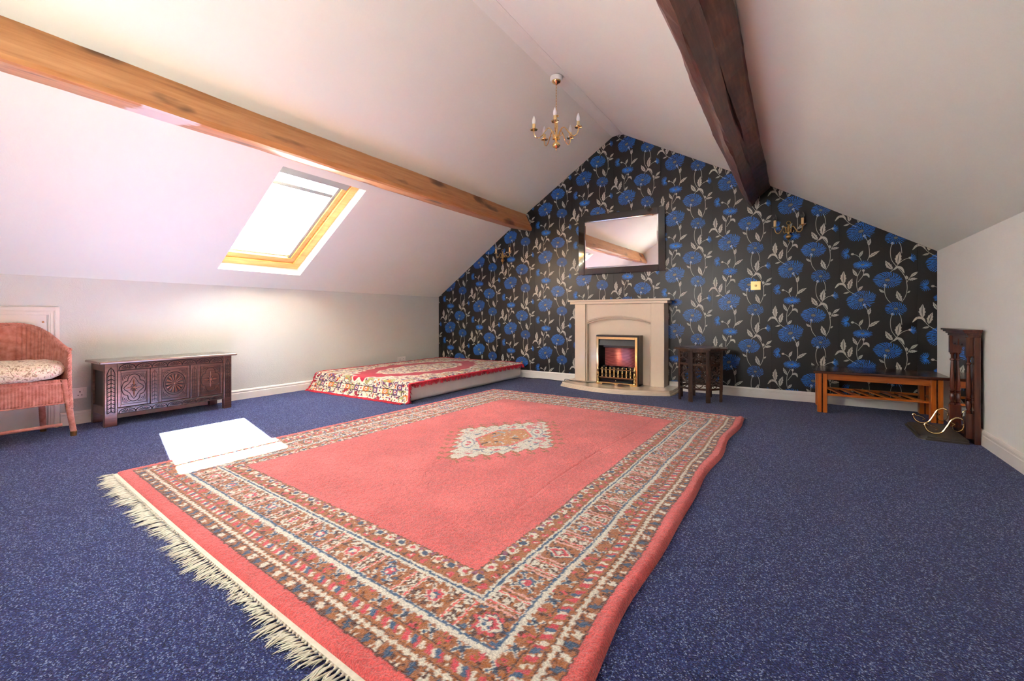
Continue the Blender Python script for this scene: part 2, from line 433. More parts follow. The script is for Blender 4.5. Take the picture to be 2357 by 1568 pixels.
ch = MB(); slab(ch, GT0, GT1, GY1, 2.629, 0.112, 0.165); slab(ch, GT0-0.004, GT0+0.012, GY0, GY1, 0.13, 0.165)
ch.build('blind_channel', MT['alu'], w1, bevel=0.002)
gl = MB(); slab(gl, GT0+0.012, GT1, GY0, GY1, 0.150, 0.154); gl.build('glass', MT['clear'], w1)
bc = MB(); slab(bc, GT1-0.012, GT1+0.085, OY0+0.005, 2.64, 0.055, 0.098); bc.build('blind_cassette', MT['alu'], w1, bevel=0.006)
vb = MB(); slab(vb, 1.240, 1.280, GY0, GY1, 0.118, 0.136); vb.build('blind_bar', MT['alu'], w1, bevel=0.004)
kn = MB(); slab(kn, 0.372, 0.392, 2.575, 2.598, 0.10, 0.128); kn.build('catch', MT['brass'], w1, bevel=0.003)

# gable window behind the camera (mirror hints at one; size and place chosen for fill light)
w2 = thing('window_2', '', '', (wx0, YF, wz0)); del w2['label']; del w2['category']; w2['kind'] = 'structure'
f2 = MB()
for a, b in ((wx0, wx0+0.06), (wx1-0.06, wx1), (-1.78, -1.72)): f2.box(a, b, YF-0.09, YF-0.02, wz0, wz1)
for a, b in ((wz0, wz0+0.06), (wz1-0.06, wz1)):
    f2.box(wx0+0.061, -1.781, YF-0.09, YF-0.02, a, b); f2.box(-1.719, wx1-0.061, YF-0.09, YF-0.02, a, b)
f2.build('window_frame', MT['gloss'], w2, bevel=0.004)
MB().box(wx0-0.05, wx1+0.05, YF+0.001, YF+0.11, wz0-0.035, wz0-0.001).build('sill', MT['gloss'], w2, bevel=0.005)
for a, b in ((wx0+0.061, -1.781), (-1.719, wx1-0.061)):
    MB().box(a, b, YF-0.058, YF-0.054, wz0+0.061, wz1-0.061).build('pane', MT['clear'], w2)
rvl = MB()
rvl.add([(wx0, YF, wz0), (wx1, YF, wz0), (wx1, YF-0.1, wz0), (wx0, YF-0.1, wz0)], [(0, 1, 2, 3)])
rvl.add([(wx0, YF, wz1), (wx1, YF, wz1), (wx1, YF-0.1, wz1), (wx0, YF-0.1, wz1)], [(0, 1, 2, 3)])
rvl.add([(wx0, YF, wz0), (wx0, YF, wz1), (wx0, YF-0.1, wz1), (wx0, YF-0.1, wz0)], [(0, 1, 2, 3)])
rvl.add([(wx1, YF, wz0), (wx1, YF, wz1), (wx1, YF-0.1, wz1), (wx1, YF-0.1, wz0)], [(0, 1, 2, 3)])
rvl.build('reveal', MT['gloss'], w2)

# baseboards
SK = [(0, 0), (0.017, 0), (0.017, 0.066), (0.0135, 0.070), (0.0135, 0.079), (0.0165, 0.083), (0.014, 0.092), (0.007, 0.099), (0, 0.1)]
sb = MB()
sb.prism(SK, lambda p, t: (t, YB-p[0], p[1]), XW+0.018, -2.30); sb.prism(SK, lambda p, t: (t, YB-p[0], p[1]), -1.205, XR-0.018)
struct(sb.build('baseboard_back', MT['gloss']))
sb = MB(); sb.prism(SK, lambda p, t: (XW+p[0], t, p[1]), 0.958, YB); sb.prism(SK, lambda p, t: (XW+p[0], t, p[1]), YF, 0.03)
struct(sb.build('baseboard_left', MT['gloss']))
struct(MB().prism(SK, lambda p, t: (XR-p[0], t, p[1]), YF, YB).build('baseboard_right', MT['gloss']))

# eaves hatch in the left wall
d1 = thing('door_1', '', '', (XW, 0.5, 0)); del d1['label']; del d1['category']; d1['kind'] = 'structure'
MB().box(XW+0.001, XW+0.012, 0.115, 0.885, 0.012, 0.850).build('hatch_panel', MT['hatch'], d1, bevel=0.002)
def archprof(mb, y0, y1, z1, s):                    # stepped architrave legs and head
    for off, th in ((0.0, 0.012), (0.008, 0.017), (0.03, 0.022), (0.046, 0.017)):
        mb.box(XW+0.0005, XW+th, y0+off if s > 0 else y0-off-0.0, y1, 0, z1)
ar = MB()
steps = ((0.0, 0.060, 0.010), (0.004, 0.030, 0.020), (0.012, 0.024, 0.0245), (0.036, 0.050, 0.016))
for a, b, th in steps:
    ar.box(XW+0.0005, XW+th, 0.955-b, 0.955-a, 0.0, 0.911-a)
    ar.box(XW+0.0005, XW+th, 0.045+a, 0.045+b, 0.0, 0.911-a)
    ar.box(XW+0.0005, XW+th, 0.045+b+0.0002, 0.955-b-0.0002, 0.911-b, 0.911-a)
ar.build('architrave', MT['hatch'], d1)
MB().lathe([(0.0, 0), (0.006, 0), (0.007, 0.006), (0.004, 0.012), (0, 0.013)], (XW+0.012, 0.866, 0.797), 10, Matrix.Rotation(PI/2, 4, 'Y')).build('knob', MT['brass_old'], d1, True)

# ------------------------------------------------------------------ printed wallpaper (flat print lying on the back wall)
FL = dict(A=(163, 0, 110, 82, 22, 1.0), B=(175, -314, 73, 42, 0, 0.5), C=(57, -202, 42, 54, 0, 0.7), D=(352, 178, 99, 72, -3, 1.0), E=(410, -84, 76, 60, 0, 1.0), F=(518, -275, 34, 36, 0, 0.3))
STEMS = [[(186, -45), (202, -76), (216, -115), (223, -173), (224, -223), (219, -248), (210, -275)], [(111, -211), (128, -220), (151, -241), (165, -274)], [(181, -368), (182, -392), (174, -421), (157, -447), (140, -473)], [(164, -357), (147, -393), (135, -430), (131, -484), (134, -528), (144, -560)], [(130, -598), (118, -588), (79, -558), (53, -524), (35, -480)], [(336, 131), (332, 89), (337, 39), (353, 0), (372, -28)], [(372, -392), (394, -368), (412, -343), (439, -308), (465, -286), (499, -272)], [(431, -123), (445, -165), (451, -227)], [(386, -132), (374, -179), (373, -235), (383, -288), (412, -339)], [(428, -363+640), (457, 234), (478, 181), (486, 125), (485, 77), (473, 22), (449, -26)], [(486, 153), (494, 173), (509, 200)]]
LEAVES = [((219, -137), (233, -74), 31), ((218, -250), (299, -192), 31), ((151, -241), (179, -180), 24), ((136, -419), (101, -347), 28), ((144, -553), (177, -510), 24), ((35, -481), (35, -364), 50), ((73, -538), (99, -436), 43), ((79, -561), (31, -575), 17), ((331, 64), (292, 97), 20), ((386, -368), (337, -285), 43), ((424, -325), (439, -210), 50), ((489, 180), (480, 213), 22), ((507, 197), (560, 242), 24), ((497, 172), (556, 181), 26), ((488, 54), (508, 76), 14), ((448, -16), (417, 79), 42)]
ARCH = [[(53, -524), (32, -489), (-3, -487), (-34, -525)], [(177, -414), (196, -403), (213, -409), (223, -436)], [(394, -375), (420, -350), (449, -363), (468, -407)]]
BUDS = [(186, -45, 60), (181, -366, 90), (100, -209, 180), (336, 131, 90), (386, -132, 80), (507, -272, 0)]
def build_motif():
    V = []; F = []; Mi = []
    def poly(pts, mi, layer):
        o = len(V); V.extend([(x, z, layer) for x, z in pts]); F.append(tuple(range(o, o+len(pts)))); Mi.append(mi)
    def strip(pts, ws, mi, layer):
        n = len(pts); o = len(V)
        for i in range(n):
            a = pts[max(i-1, 0)]; b = pts[min(i+1, n-1)]
            dx, dz = b[0]-a[0], b[1]-a[1]; l = math.hypot(dx, dz) or 1
            w = ws[i] if isinstance(ws, list) else ws
            V.append((pts[i][0]-dz/l*w, pts[i][1]+dx/l*w, layer)); V.append((pts[i][0]+dz/l*w, pts[i][1]-dx/l*w, layer))
        for i in range(n-1): F.append((o+2*i, o+2*i+1, o+2*i+3, o+2*i+2)); Mi.append(mi)
    def sp2(p, n=5): return [(a.x, a.y) for a in spline([(x, z, 0) for x, z in p], n)]
    for s in STEMS: strip(sp2(s), 2.1, 1, 1)
    def leaf(a, b, w, curve=0.0):
        dx, dz = b[0]-a[0], b[1]-a[1]; l = math.hypot(dx, dz); ux, uz = dx/l, dz/l; nx, nz = -uz, ux
        big = w > 25
        for sgn in (1, -1):
            if big:  pr = [(0, 0), (0.06, 0.14), (0.2, 0.36), (0.26, 0.30), (0.42, 0.50), (0.5, 0.36), (0.66, 0.40), (0.72, 0.26), (0.86, 0.16), (1, 0)]
            else:    pr = [(0, 0), (0.12, 0.2), (0.35, 0.46), (0.6, 0.44), (0.85, 0.2), (1, 0)]
            out = []
            for t, r in pr:
                e = r*w*sgn+0.10*w*math.sin(PI*t)
                out.append((a[0]+ux*l*t+nx*e, a[1]+uz*l*t+nz*e))
            vein = [(0.85, 0.02), (0.62, 0.045), (0.4, 0.055), (0.2, 0.03)]
            for t, r in vein:
                e = r*w*sgn+0.10*w*math.sin(PI*t); out.append((a[0]+ux*l*t+nx*e, a[1]+uz*l*t+nz*e))
            poly(out, 1, 2)
    for a, b, w in LEAVES: leaf(a, b, w)
    for A in ARCH:
        p = sp2(A, 5); n = len(p)
        strip(p, [2+9*math.sin(PI*min(1, i/(n-1)*1.02))**0.8 for i in range(n-1)]+[0.5], 1, 2)
    for x, z, a in BUDS:
        ca, sa_ = math.cos(math.radians(a)), math.sin(math.radians(a))
        poly([(x+12*math.cos(t)*ca-10*math.sin(t)*sa_, z+12*math.cos(t)*sa_+10*math.sin(t)*ca) for t in [k*2*PI/12 for k in range(12)]], 1, 3)
    rnd = random.Random(3)
    for k, (cx, cz, rx, rz, tilt, full) in FL.items():
        ct, st = math.cos(math.radians(tilt)), math.sin(math.radians(tilt))
        sc = rx/100
        def E(u, v): x = u*rx; z = v*rz; return (cx+x*ct-z*st, cz+x*st+z*ct)
        if k == 'F': rings = [(0.15, 1.0, 9, -62, 62)]
        elif k == 'C': rings = [(0.1, 1.0, 15, 40, 320), (0.05, 0.62, 10, 20, 340)]
        else:
            nb = int(34+8*sc) if rx > 85 else 28
            rings = [(0.62, 1.03, int(nb*1.02), 0, 360), (0.40, 0.72, int(nb*0.72), 4, 364), (0.20, 0.46, int(nb*0.50), 0, 360)]
            if k == 'B': rings = [(0.28, 1.0, 26, 0, 360), (0.16, 0.62, 20, 0, 360)]
        for ri, (r0, r1, n, a0, a1) in enumerate(rings):
            for j in range(n):
                th = math.radians(a0+(a1-a0)*(j+0.5)/n+rnd.uniform(-2, 2)); rr = r1*rnd.uniform(0.93, 1.04)
                sw = 0.16*math.sin(th*1.0+0.6)+0.10
                if k == 'B' and math.sin(th) < -0.1: r00 = 0.1
                else: r00 = r0
                pts = []
                for t in (0, 0.3, 0.6, 0.85, 1.0):
                    r = r00+(rr-r00)*t; a = th+sw*t*t
                    if k == 'F': pts.append((cx-16+r*50*math.cos(a), cz+r*44*math.sin(a)))
                    else: pts.append(E(r*math.cos(a), r*math.sin(a)))
                w = (1.65 if ri == 0 else 1.4)*(0.75+0.4*min(1.1, sc))
                strip(pts, [w*0.35, w*0.8, w, w*0.95, w*0.35], 0, 4)
        if k in 'ABDE':
            poly([E(0.19*math.cos(t), 0.17*math.sin(t)+(0.05 if k == 'B' else 0)) for t in [q_*2*PI/14 for q_ in range(14)]], 2, 5)
    return V, F, Mi
V, F, Mi = build_motif()
V = np.array(V, float); allV = []; allF = []; allM = []; off = 0
for kx in range(-10, 3):
    for kz in range(-2, 6):
        X0 = 0.352+0.555*kx; Z0 = 0.991+0.64*kz+(0.32 if kx % 2 else 0)
        W = np.stack([V[:, 0]/1000+X0, np.full(len(V), YB-0.0004)-V[:, 2]*0.00012, V[:, 1]/1000+Z0], 1)
        if W[:, 0].min() > XR or W[:, 0].max() < XW or W[:, 2].min() > 3.06 or W[:, 2].max() < 0.05: continue
        allV.append(W); allF += [tuple(i+off for i in f) for f in F]; allM += Mi; off += len(V)
me = bpy.data.meshes.new('wallpaper_print')
me.from_pydata(np.concatenate(allV).tolist(), [], allF)
for m in ('p_blue', 'p_leaf', 'p_core'): me.materials.append(MT[m])
me.polygons.foreach_set('material_index', allM)
bm = bmesh.new(); bm.from_mesh(me)
cuts = [((XW+0.002, 0), (-1, 0)), ((XR-0.002, 0), (1, 0)), ((0, 0.098), (0, -1))]
for a, b in ((K1, (XW, ZL0)), (RL, K1), (RR, RL), (K2, RR), ((XR, ZR0), K2)):
    nx, nz = -(b[1]-a[1]), (b[0]-a[0]); l = math.hypot(nx, nz); nx, nz = nx/l, nz/l
    if nz < 0: nx, nz = -nx, -nz
    cuts.append(((a[0]-nx*0.002, a[1]-nz*0.002), (nx, nz)))
for i, (p, n) in enumerate(cuts):
    if i >= 3:     # slope planes: the roof is convex, so each half-space may cut everything
        pass
    bmesh.ops.bisect_plane(bm, geom=bm.verts[:]+bm.edges[:]+bm.faces[:], plane_co=(p[0], YB, p[1]), plane_no=(n[0], 0, n[1]), clear_outer=True)
for f in bm.faces:
    if f.normal.y > 0: f.normal_flip()
bm.to_mesh(me); bm.free()
wp = bpy.data.objects.new('wallpaper_print', me); C.objects.link(wp); wp.parent = wall_back
wp['label'] = 'blue chrysanthemums and silver leaves printed on black wallpaper'
se = MB()
for k in range(-10, 3):
    x = 0.352+0.555*k
    if XW < x < XR: se.box(x-0.0007, x+0.0007, YB-0.0008, YB-0.0001, 0.1, (zl(x) if x < RL[0] else (zr(x) if x < K2[0] else K2[1]+(ZR0-K2[1])/(XR-K2[0])*(x-K2[0])))-0.004)
se.build('paper_seams', MT['blackm'], wall_back, kind='stuff')

# ------------------------------------------------------------------ purlin beams
def beam(name, mat, sec, y0, y1, label, wob, seed, ny=60, crack=None):
    rs = random.Random(seed); b = MB(); n = len(sec); v = []
    ph = [rs.uniform(0, 6) for _ in sec]
    for i in range(ny+1):
        y = y0+(y1-y0)*i/ny
        for j, (x, z) in enumerate(sec):
            w = wob[j]
            v.append((x+w*(math.sin(y*2.3+ph[j])+0.5*math.sin(y*6.1+ph[j]*2)+0.4*rs.uniform(-1, 1)), y, z+w*(math.sin(y*1.9+ph[j]*1.7)+0.4*math.sin(y*7.3+ph[j])+0.3*rs.uniform(-1, 1))))
    f = [tuple(range(n)), tuple(ny*n+n-1-k for k in range(n))]
    for i in range(ny):
        for j in range(n):
            j2 = (j+1) % n; f.append((i*n+j, i*n+j2, (i+1)*n+j2, (i+1)*n+j))
    b.add(v, f); o = b.build(name, mat, None, smooth=False)
    return tag(o, label, 'beam')
def pine_beam_mat():
    m = MT['pine']; nt = m.node_tree; b = nt.nodes['Principled BSDF']
    # a smear of white paint left on the underside
    src = b.inputs['Base Color'].links[0].from_socket
    v = coords(nt); sp = N(nt, 'ShaderNodeSeparateXYZ'); nt.links.new(v, sp.inputs[0])
    n = N(nt, 'ShaderNodeTexNoise'); n.inputs['Scale'].default_value = 14; n.inputs['Detail'].default_value = 6
    nt.links.new(v, n.inputs['Vector'])
    def rng(sock, lo, hi, s):
        a = N(nt, 'ShaderNodeMapRange'); a.inputs['From Min'].default_value = lo-s; a.inputs['From Max'].default_value = lo+s
        c = N(nt, 'ShaderNodeMapRange'); c.inputs['From Min'].default_value = hi+s; c.inputs['From Max'].default_value = hi-s
        nt.links.new(sock, a.inputs['Value']); nt.links.new(sock, c.inputs['Value'])
        m_ = N(nt, 'ShaderNodeMath'); m_.operation = 'MULTIPLY'; nt.links.new(a.outputs[0], m_.inputs[0]); nt.links.new(c.outputs[0], m_.inputs[1]); return m_.outputs[0]
    yy = rng(sp.outputs['Y'], 0.93, 1.24, 0.06)
    ad = N(nt, 'ShaderNodeMath'); ad.operation = 'MULTIPLY_ADD'; ad.inputs[1].default_value = 0.9
    nt.links.new(n.outputs['Fac'], ad.inputs[0]); nt.links.new(yy, ad.inputs[2])
    ge = N(nt, 'ShaderNodeNewGeometry'); sn = N(nt, 'ShaderNodeSeparateXYZ'); nt.links.new(ge.outputs['Normal'], sn.inputs[0])
    dn = N(nt, 'ShaderNodeMath'); dn.operation = 'LESS_THAN'; dn.inputs[1].default_value = -0.7; nt.links.new(sn.outputs['Z'], dn.inputs[0])
    st = N(nt, 'ShaderNodeMapRange'); st.inputs['From Min'].default_value = 1.0; st.inputs['From Max'].default_value = 1.25
    nt.links.new(ad.outputs[0], st.inputs['Value'])
    ml = N(nt, 'ShaderNodeMath'); ml.operation = 'MULTIPLY'; nt.links.new(st.outputs[0], ml.inputs[0]); nt.links.new(dn.outputs[0], ml.inputs[1])
    nt.links.new(mix_col(nt, ml.outputs[0], src, srgb(226, 214, 212)), b.inputs['Base Color'])
pine_beam_mat()
A = (-3.125, 2.242+0.01); B = (-3.028, 2.008); Cc = (-3.36, 2.075)
beam('pine_roof_beam', MT['pine'], [(-3.16, 2.30), (A[0], A[1]), (B[0]+0.004, B[1]+0.03), B, (B[0]-0.03, B[1]-0.004), Cc, (-3.40, 2.11)], YF, YB-0.001,
     'long varnished pine purlin with knots running under the left slope', [0, 0.003, 0.003, 0.003, 0.003, 0.003, 0], 4)
beam('dark_roof_beam', MT['darkbeam'], [(-0.60, 2.47), (-0.565, 2.355), (-0.44, 2.06), (-0.385, 1.985), (-0.372, 1.986), (-0.318, 2.07), (-0.314, 2.084), (-0.309, 2.078), (-0.225, 2.15), (-0.20, 2.23)], YF, YB-0.001,
     'heavy dark stained roof beam with a long crack under the right slope', [0, 0.008, 0.006, 0.006, 0.005, 0.006, 0.005, 0.006, 0.007, 0], 9)

# ------------------------------------------------------------------ the big coral rug
rug = thing('coral_rug', 'large coral pink pile rug with brown patterned border and centre medallion', 'rug', (-1.67, 2.4, 0))
RW, RLn = 2.60, 3.36
LIN = lambda r, g, b: np.array(srgb(r, g, b)[:3])
cor = LIN(238, 106, 104); pink = LIN(222, 78, 92); ivory = LIN(234, 230, 214); brown = LIN(178, 108, 56); dbrown = LIN(88, 50, 40); blue = LIN(58, 98, 138); navy = LIN(40, 62, 92)
nx, ny = 600, 780
u = np.linspace(0, RW, nx)[None, :].repeat(ny, 0); v = np.linspace(0, RLn, ny)[:, None].repeat(nx, 1)
j1 = (vnoise(u, v, 130, 1)-0.5); j2 = (vnoise(u, v, 130, 2)-0.5)
uu = u+j1*0.007; vv = v+j2*0.007
rowj = (vnoise(u*0+1, v, 190, 3)-0.5)*0.006; uu = uu+rowj
s4 = np.stack([vv, RLn-vv, uu, RW-uu]); dmin = s4.min(0); side = s4.argmin(0)
along = np.where(side < 2, uu-RW/2, vv-RLn/2)
L2 = np.where(side < 2, RW/2, RLn/2)
# far/near border is a little wider than the side borders
col = np.zeros((ny, nx, 3)); col[:] = brown
sp1 = vnoise(u, v, 95, 5); sp2_ = vnoise(u, v, 95, 6); spk = vnoise(u, v, 160, 7)
def setc(mask, c): col[mask] = c
d = dmin
e1 = d-0.0
setc(spk > 0.76, dbrown*0.45+brown*0.55)
# band 1: blue / ivory blocks
per = 0.042; ph = (along % per)/per; row = ((along//per).astype(int) % 2)
m = (d > 0.056) & (d < 0.094)
setc(m & (sp1 > 0.62), dbrown)
setc(m & (np.abs(ph-0.5) < 0.26) & (np.abs(d-0.074+0.005*np.sign(ph-0.5)) < 0.013) & (row == 0), navy*0.4+blue*0.6)
setc(m & (np.abs(ph-0.5) < 0.28) & (np.abs(d-0.074) < 0.014) & (row == 1) & (sp2_ > 0.33), ivory)
# jagged white line
setc((np.abs(d-0.104) < 0.0065+0.004*np.sin(along*240)), ivory)
setc((np.abs(np.abs(d-0.104)-0.012) < 0.0018), dbrown)
# pink / ivory / blue zigzag blocks
m = (d > 0.122) & (d < 0.160); per = 0.084; ph = ((along+(d-0.14)*0.5) % per)/per
setc(m & (np.abs(d-0.141) < 0.015) & (ph < 0.22), pink)
setc(m & (np.abs(d-0.139) < 0.013) & (ph > 0.22) & (ph < 0.36) & (sp1 > 0.3), ivory)
setc(m & (np.abs(d-0.143) < 0.013) & (ph > 0.36) & (ph < 0.55), blue)
setc(m & (np.abs(d-0.139) < 0.014) & (ph > 0.55) & (ph < 0.68), pink*0.9)
setc(m & (np.abs(d-0.141) < 0.014) & (ph > 0.72) & (ph < 0.90) & (sp2_ > 0.3), ivory)
setc((np.abs(d-0.164) < 0.002), dbrown)
# little figures: blue and ivory crosses between pink sprigs
m = (d > 0.165) & (d < 0.212); per = 0.105; k = np.floor(along/per); a = along-(k+0.5)*per; b_ = d-0.188
setc(m & (np.abs(a) > 0.036) & (np.abs(np.abs(a)-0.0525) < 0.015) & (sp1 > 0.52), pink)
setc(m & (np.abs(np.abs(a)-0.0525) < 0.018) & (sp2_ > 0.70), dbrown)
X_ = np.minimum(np.abs(a-b_), np.abs(a+b_)); R_ = np.hypot(a, b_)
setc(m & (X_ < 0.0075) & (R_ < 0.028), ivory); setc(m & (X_ < 0.0035) & (R_ < 0.026), blue)
setc(m & (R_ < 0.012) & (a > 0), navy)
# white jagged band and blue line
jag = 0.212-0.008*np.abs(((along*40) % 1)-0.5)*2
setc((d > jag) & (d < 0.236), ivory); setc((np.abs(d-0.230) < 0.0042), blue); 
# main border: panels with rosettes and cross bars
m = (d > 0.237) & (d < 0.355); cd = 0.296
acorner = L2-np.abs(along)              # distance from the corner along the edge
per = np.where(side < 2, 0.203, 0.2075); rel = acorner-cd; k = np.round(rel/per); a = rel-k*per; b_ = d-cd
kk = (k.astype(int)+side) % 4
R_ = np.hypot(a, b_); th = np.arctan2(b_, a); dia = np.abs(a)*1.5+np.abs(b_)
isd = (side >= 2) & (kk % 2 == 1)
lobe = 0.004*np.cos(th*8)
c1 = m & ~isd & (R_ < 0.060)
X_ = np.minimum(np.abs(a-b_), np.abs(a+b_))
setc(m & (np.abs(a) < 0.072) & (sp1 > 0.74), dbrown)
arm = c1 & (R_ > 0.022) & (R_ < 0.054)
setc(arm & (X_ < 0.0085) & (sp2_ > 0.28), ivory); setc(arm & (X_ < 0.0038) & (kk % 2 == 0), blue); setc(arm & (X_ < 0.003) & (kk % 2 == 1), dbrown)
hook = c1 & (np.abs(R_-0.050) < 0.006) & (np.abs(np.sin(2*th)) > 0.55)
setc(hook & (sp1 > 0.4), ivory); setc(hook & (sp1 > 0.6) & (kk % 2 == 0), blue)
setc(c1 & (R_ < 0.031+lobe), ivory); setc(c1 & (R_ < 0.026+lobe) & (kk % 2 == 0), blue); setc(c1 & (R_ < 0.026+lobe) & (kk % 2 == 1), pink)
setc(c1 & (R_ < 0.017), pink); setc(c1 & (R_ < 0.016) & (kk % 2 == 1), blue); setc(c1 & (R_ < 0.016) & (sp1 > 0.55), ivory)
c0 = m & (k == 0)
setc(c0 & (R_ < 0.055) & (R_ > 0.03) & (sp1 > 0.5), dbrown); setc(c0 & (np.abs(R_-0.036-0.006*np.cos(8*th)) < 0.006), pink)
setc(c0 & (R_ < 0.026), ivory); setc(c0 & (np.abs(R_-0.013) < 0.005) & (np.abs(np.sin(2*th)) > 0.5), blue)
cr_ = np.hypot(np.abs(a)-0.052, np.abs(b_)-0.046); setc(m & (cr_ < 0.010) & (sp2_ > 0.35), dbrown); setc(m & (cr_ < 0.006) & (sp2_ > 0.4), ivory); setc(c0 & (cr_ < 0.0105) & (sp2_ > 0.4), blue)
dm = m & isd
setc(dm & (dia < 0.060), navy); setc(dm & (dia < 0.052), ivory); setc(dm & (dia < 0.041), pink); setc(dm & (dia < 0.024), dbrown); setc(dm & (dia < 0.018), ivory)
xbar = per/2-np.abs(a); zz = np.abs(((b_*26) % 1)-0.5)*2
bar = m & (xbar < 0.030) & ~((k == 0) & (rel < 0))
setc(bar, brown); setc(bar & (xbar < 0.020) & (xbar/0.020 < zz*1.05), ivory); setc(bar & (spk > 0.6) & (xbar < 0.018), dbrown)
setc(bar & (np.abs(xbar-0.0245) < 0.0062), ivory); setc(bar & (np.abs(xbar-0.0245) < 0.0030), cor)
extra = m & (side >= 2) & (np.abs(np.abs(a)-0.060) < 0.0045); setc(extra, ivory*0.5+cor*0.5)
# inner lines and inner flower band
setc((d > 0.352) & (d < 0.378), ivory); setc(np.abs(d-0.365) < 0.0045, blue)
setc((np.abs(d-0.352) < 0.004) & (np.sin(along*150) > 0), ivory)
m = (d > 0.379) & (d < 0.462)
setc(m & (sp1 > 0.72), dbrown)
per = 0.062; k = np.floor(along/per); a = along-(k+0.5)*per; r = np.hypot(a, d-0.398)
setc(m & (r < 0.013) & (sp2_ > 0.2), pink); setc(m & (r < 0.006) & (sp1 > 0.5), ivory)
a2 = along-(np.floor(along/per+0.5))*per; r = np.hypot(a2*0.9, d-0.436); kq = (np.floor(along/per+0.5).astype(int)) % 2
setc(m & (r < 0.022) & (sp1 > 0.38), ivory); setc(m & (r < 0.013) & (kq == 0), navy*0.5+blue*0.5); setc(m & (r < 0.008) & (kq == 1), pink)
r3 = np.hypot(a, d-0.447); setc(m & (r3 < 0.010) & (sp2_ > 0.4), blue*0.6+pink*0.4)
setc(np.abs(d-0.462) < 0.003, dbrown)
# field and outer plain edge
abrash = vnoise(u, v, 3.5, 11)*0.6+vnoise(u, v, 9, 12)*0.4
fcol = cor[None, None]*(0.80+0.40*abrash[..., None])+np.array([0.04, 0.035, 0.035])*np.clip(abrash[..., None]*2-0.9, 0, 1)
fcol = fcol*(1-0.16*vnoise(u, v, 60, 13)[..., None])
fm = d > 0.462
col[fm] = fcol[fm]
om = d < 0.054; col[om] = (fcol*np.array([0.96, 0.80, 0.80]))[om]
setc(np.abs(d-0.056) < 0.0028, dbrown)
# centre medallion
x = uu-RW/2-0.0; y = vv-RLn/2-0.07
q1 = np.abs(x)/0.385; q2 = np.abs(y)/0.535; e = q1+q2
seq = q2-q1
ser = 0.075*(np.abs(((seq*3.5) % 1)-0.5)*4-1)
edge = 1.0+ser*np.clip((1.05-np.abs(seq))*3, 0, 1)
out1 = (e < edge+0.11) & (e >= edge+0.035)
setc(out1 & fm & (np.abs(((seq*3.5+0.25) % 1)-0.5) < 0.16), brown)
hk = (e > edge+0.10) & (e < edge+0.26) & (np.abs(seq) < 0.98)
setc(hk & (np.abs((((seq*3.5+(e-1)*1.3)+0.25) % 1)-0.5) < 0.085), brown*0.85); setc(hk & (np.abs(e-edge-0.22) < 0.025) & (np.abs(((seq*3.5+0.25) % 1)-0.5) < 0.20) & (sp1 > 0.3), brown*0.9)
md = (e < edge+0.035); setc(md, brown); md = e < edge; setc(md, ivory*0.97)
g1 = vnoise(u, v, 26, 21); g2 = vnoise(u, v, 30, 22); g3 = vnoise(u, v, 55, 23); g4 = vnoise(u, v, 22, 24)
for g, cc in ((g1, blue), (g2, pink), (g4, brown)): setc(md & (np.abs(g-0.60) < 0.026) & (g3 > 0.35) & (e < edge-0.05), cc*0.75+ivory*0.25)
setc(md & (g1 > 0.84), pink*0.8+ivory*0.2); setc(md & (g2 > 0.87), blue*0.8+ivory*0.2)
for sx_ in (-1, 1):
    for sy_ in (-1, 1):
        xx = (x-sx_*0.115)*0.82+(y-sy_*0.245)*0.57*-sx_*sy_*-1; yy_ = -(x-sx_*0.115)*0.57*-sx_*sy_*-1+(y-sy_*0.245)*0.82
        rr = np.sqrt((xx/0.040)**2+(yy_/0.092)**2)
        setc(md & (rr < 1.12), ivory); setc(md & (np.abs(rr-1.0) < 0.07), blue*0.8+ivory*0.2); setc(md & (rr < 0.5) & (g3 > 0.45), pink)
hx = (np.abs(x) < 0.150) & (np.abs(y)+np.abs(x)*0.9 < 0.262)
hxi = (np.abs(x) < 0.136) & (np.abs(y)+np.abs(x)*0.9 < 0.244)
setc(hx, cor); setc(hxi, LIN(208, 142, 78))
setc(hxi & (g3 > 0.80), ivory); setc(hxi & (g1 > 0.82), blue*0.6+ivory*0.4); setc(hxi & (np.abs(g2-0.62) < 0.025), pink*0.7+brown*0.3); setc(hxi & (g4 > 0.88), dbrown)
# placement: measured corners, near edge slightly skewed; pile thickness, rolled edge, soft waves
su = u/RW; sv = v/RLn
NL, NR, FR_, FLc = map(np.array, ((-3.035, 0.832, 0), (-0.395, 0.640, 0), (-0.345, 4.045, 0), (-2.885, 4.10, 0)))
P = (1-sv[..., None])*((1-su[..., None])*NL+su[..., None]*NR)+sv[..., None]*((1-su[..., None])*FLc+su[..., None]*FR_)
P[..., 1] += 0.045*np.sin(PI*su)*sv+0.0*su-0.012*np.sin(PI*su)*(1-sv)
P[..., 0] += -0.018*np.sin(PI*sv)*su+0.006*np.sin(v*9)*su**3-0.035*np.sin(PI*sv)*(1-su)*-0.4
P[..., 0] += np.clip(su-0.97, 0, 1)*0.25*np.sin(v*6.5)
de = np.stack([v, RLn-v, u, RW-u]).min(0)
th_ = 0.011*np.sqrt(np.clip(1-(1-np.clip(de/0.014, 0, 1))**2, 0, 1))
roll = 0.010*np.exp(-((RW-u-0.024)/0.020)**2)*np.clip(de/0.01, 0, 1)
P[..., 2] = 0.0006+th_+roll+0.003*vnoise(u, v, 3, 31)*np.clip(de*20, 0, 1)+(0.0030*vnoise(u, v, 220, 32)+0.0035*vnoise(u, v, 105, 33))*np.clip(de*80, 0, 1)
crs = np.exp(-((u-1.98-0.02*np.sin(v*3))/0.006)**2)*((v > 0.9) & (v < 2.9)); P[..., 2] -= 0.004*crs
grid_mesh('pile', P, np.clip(col, 0, 1), m_vcol('rug_wool', 0.92, 0.35, 210, 1.0, 0.006), rug)
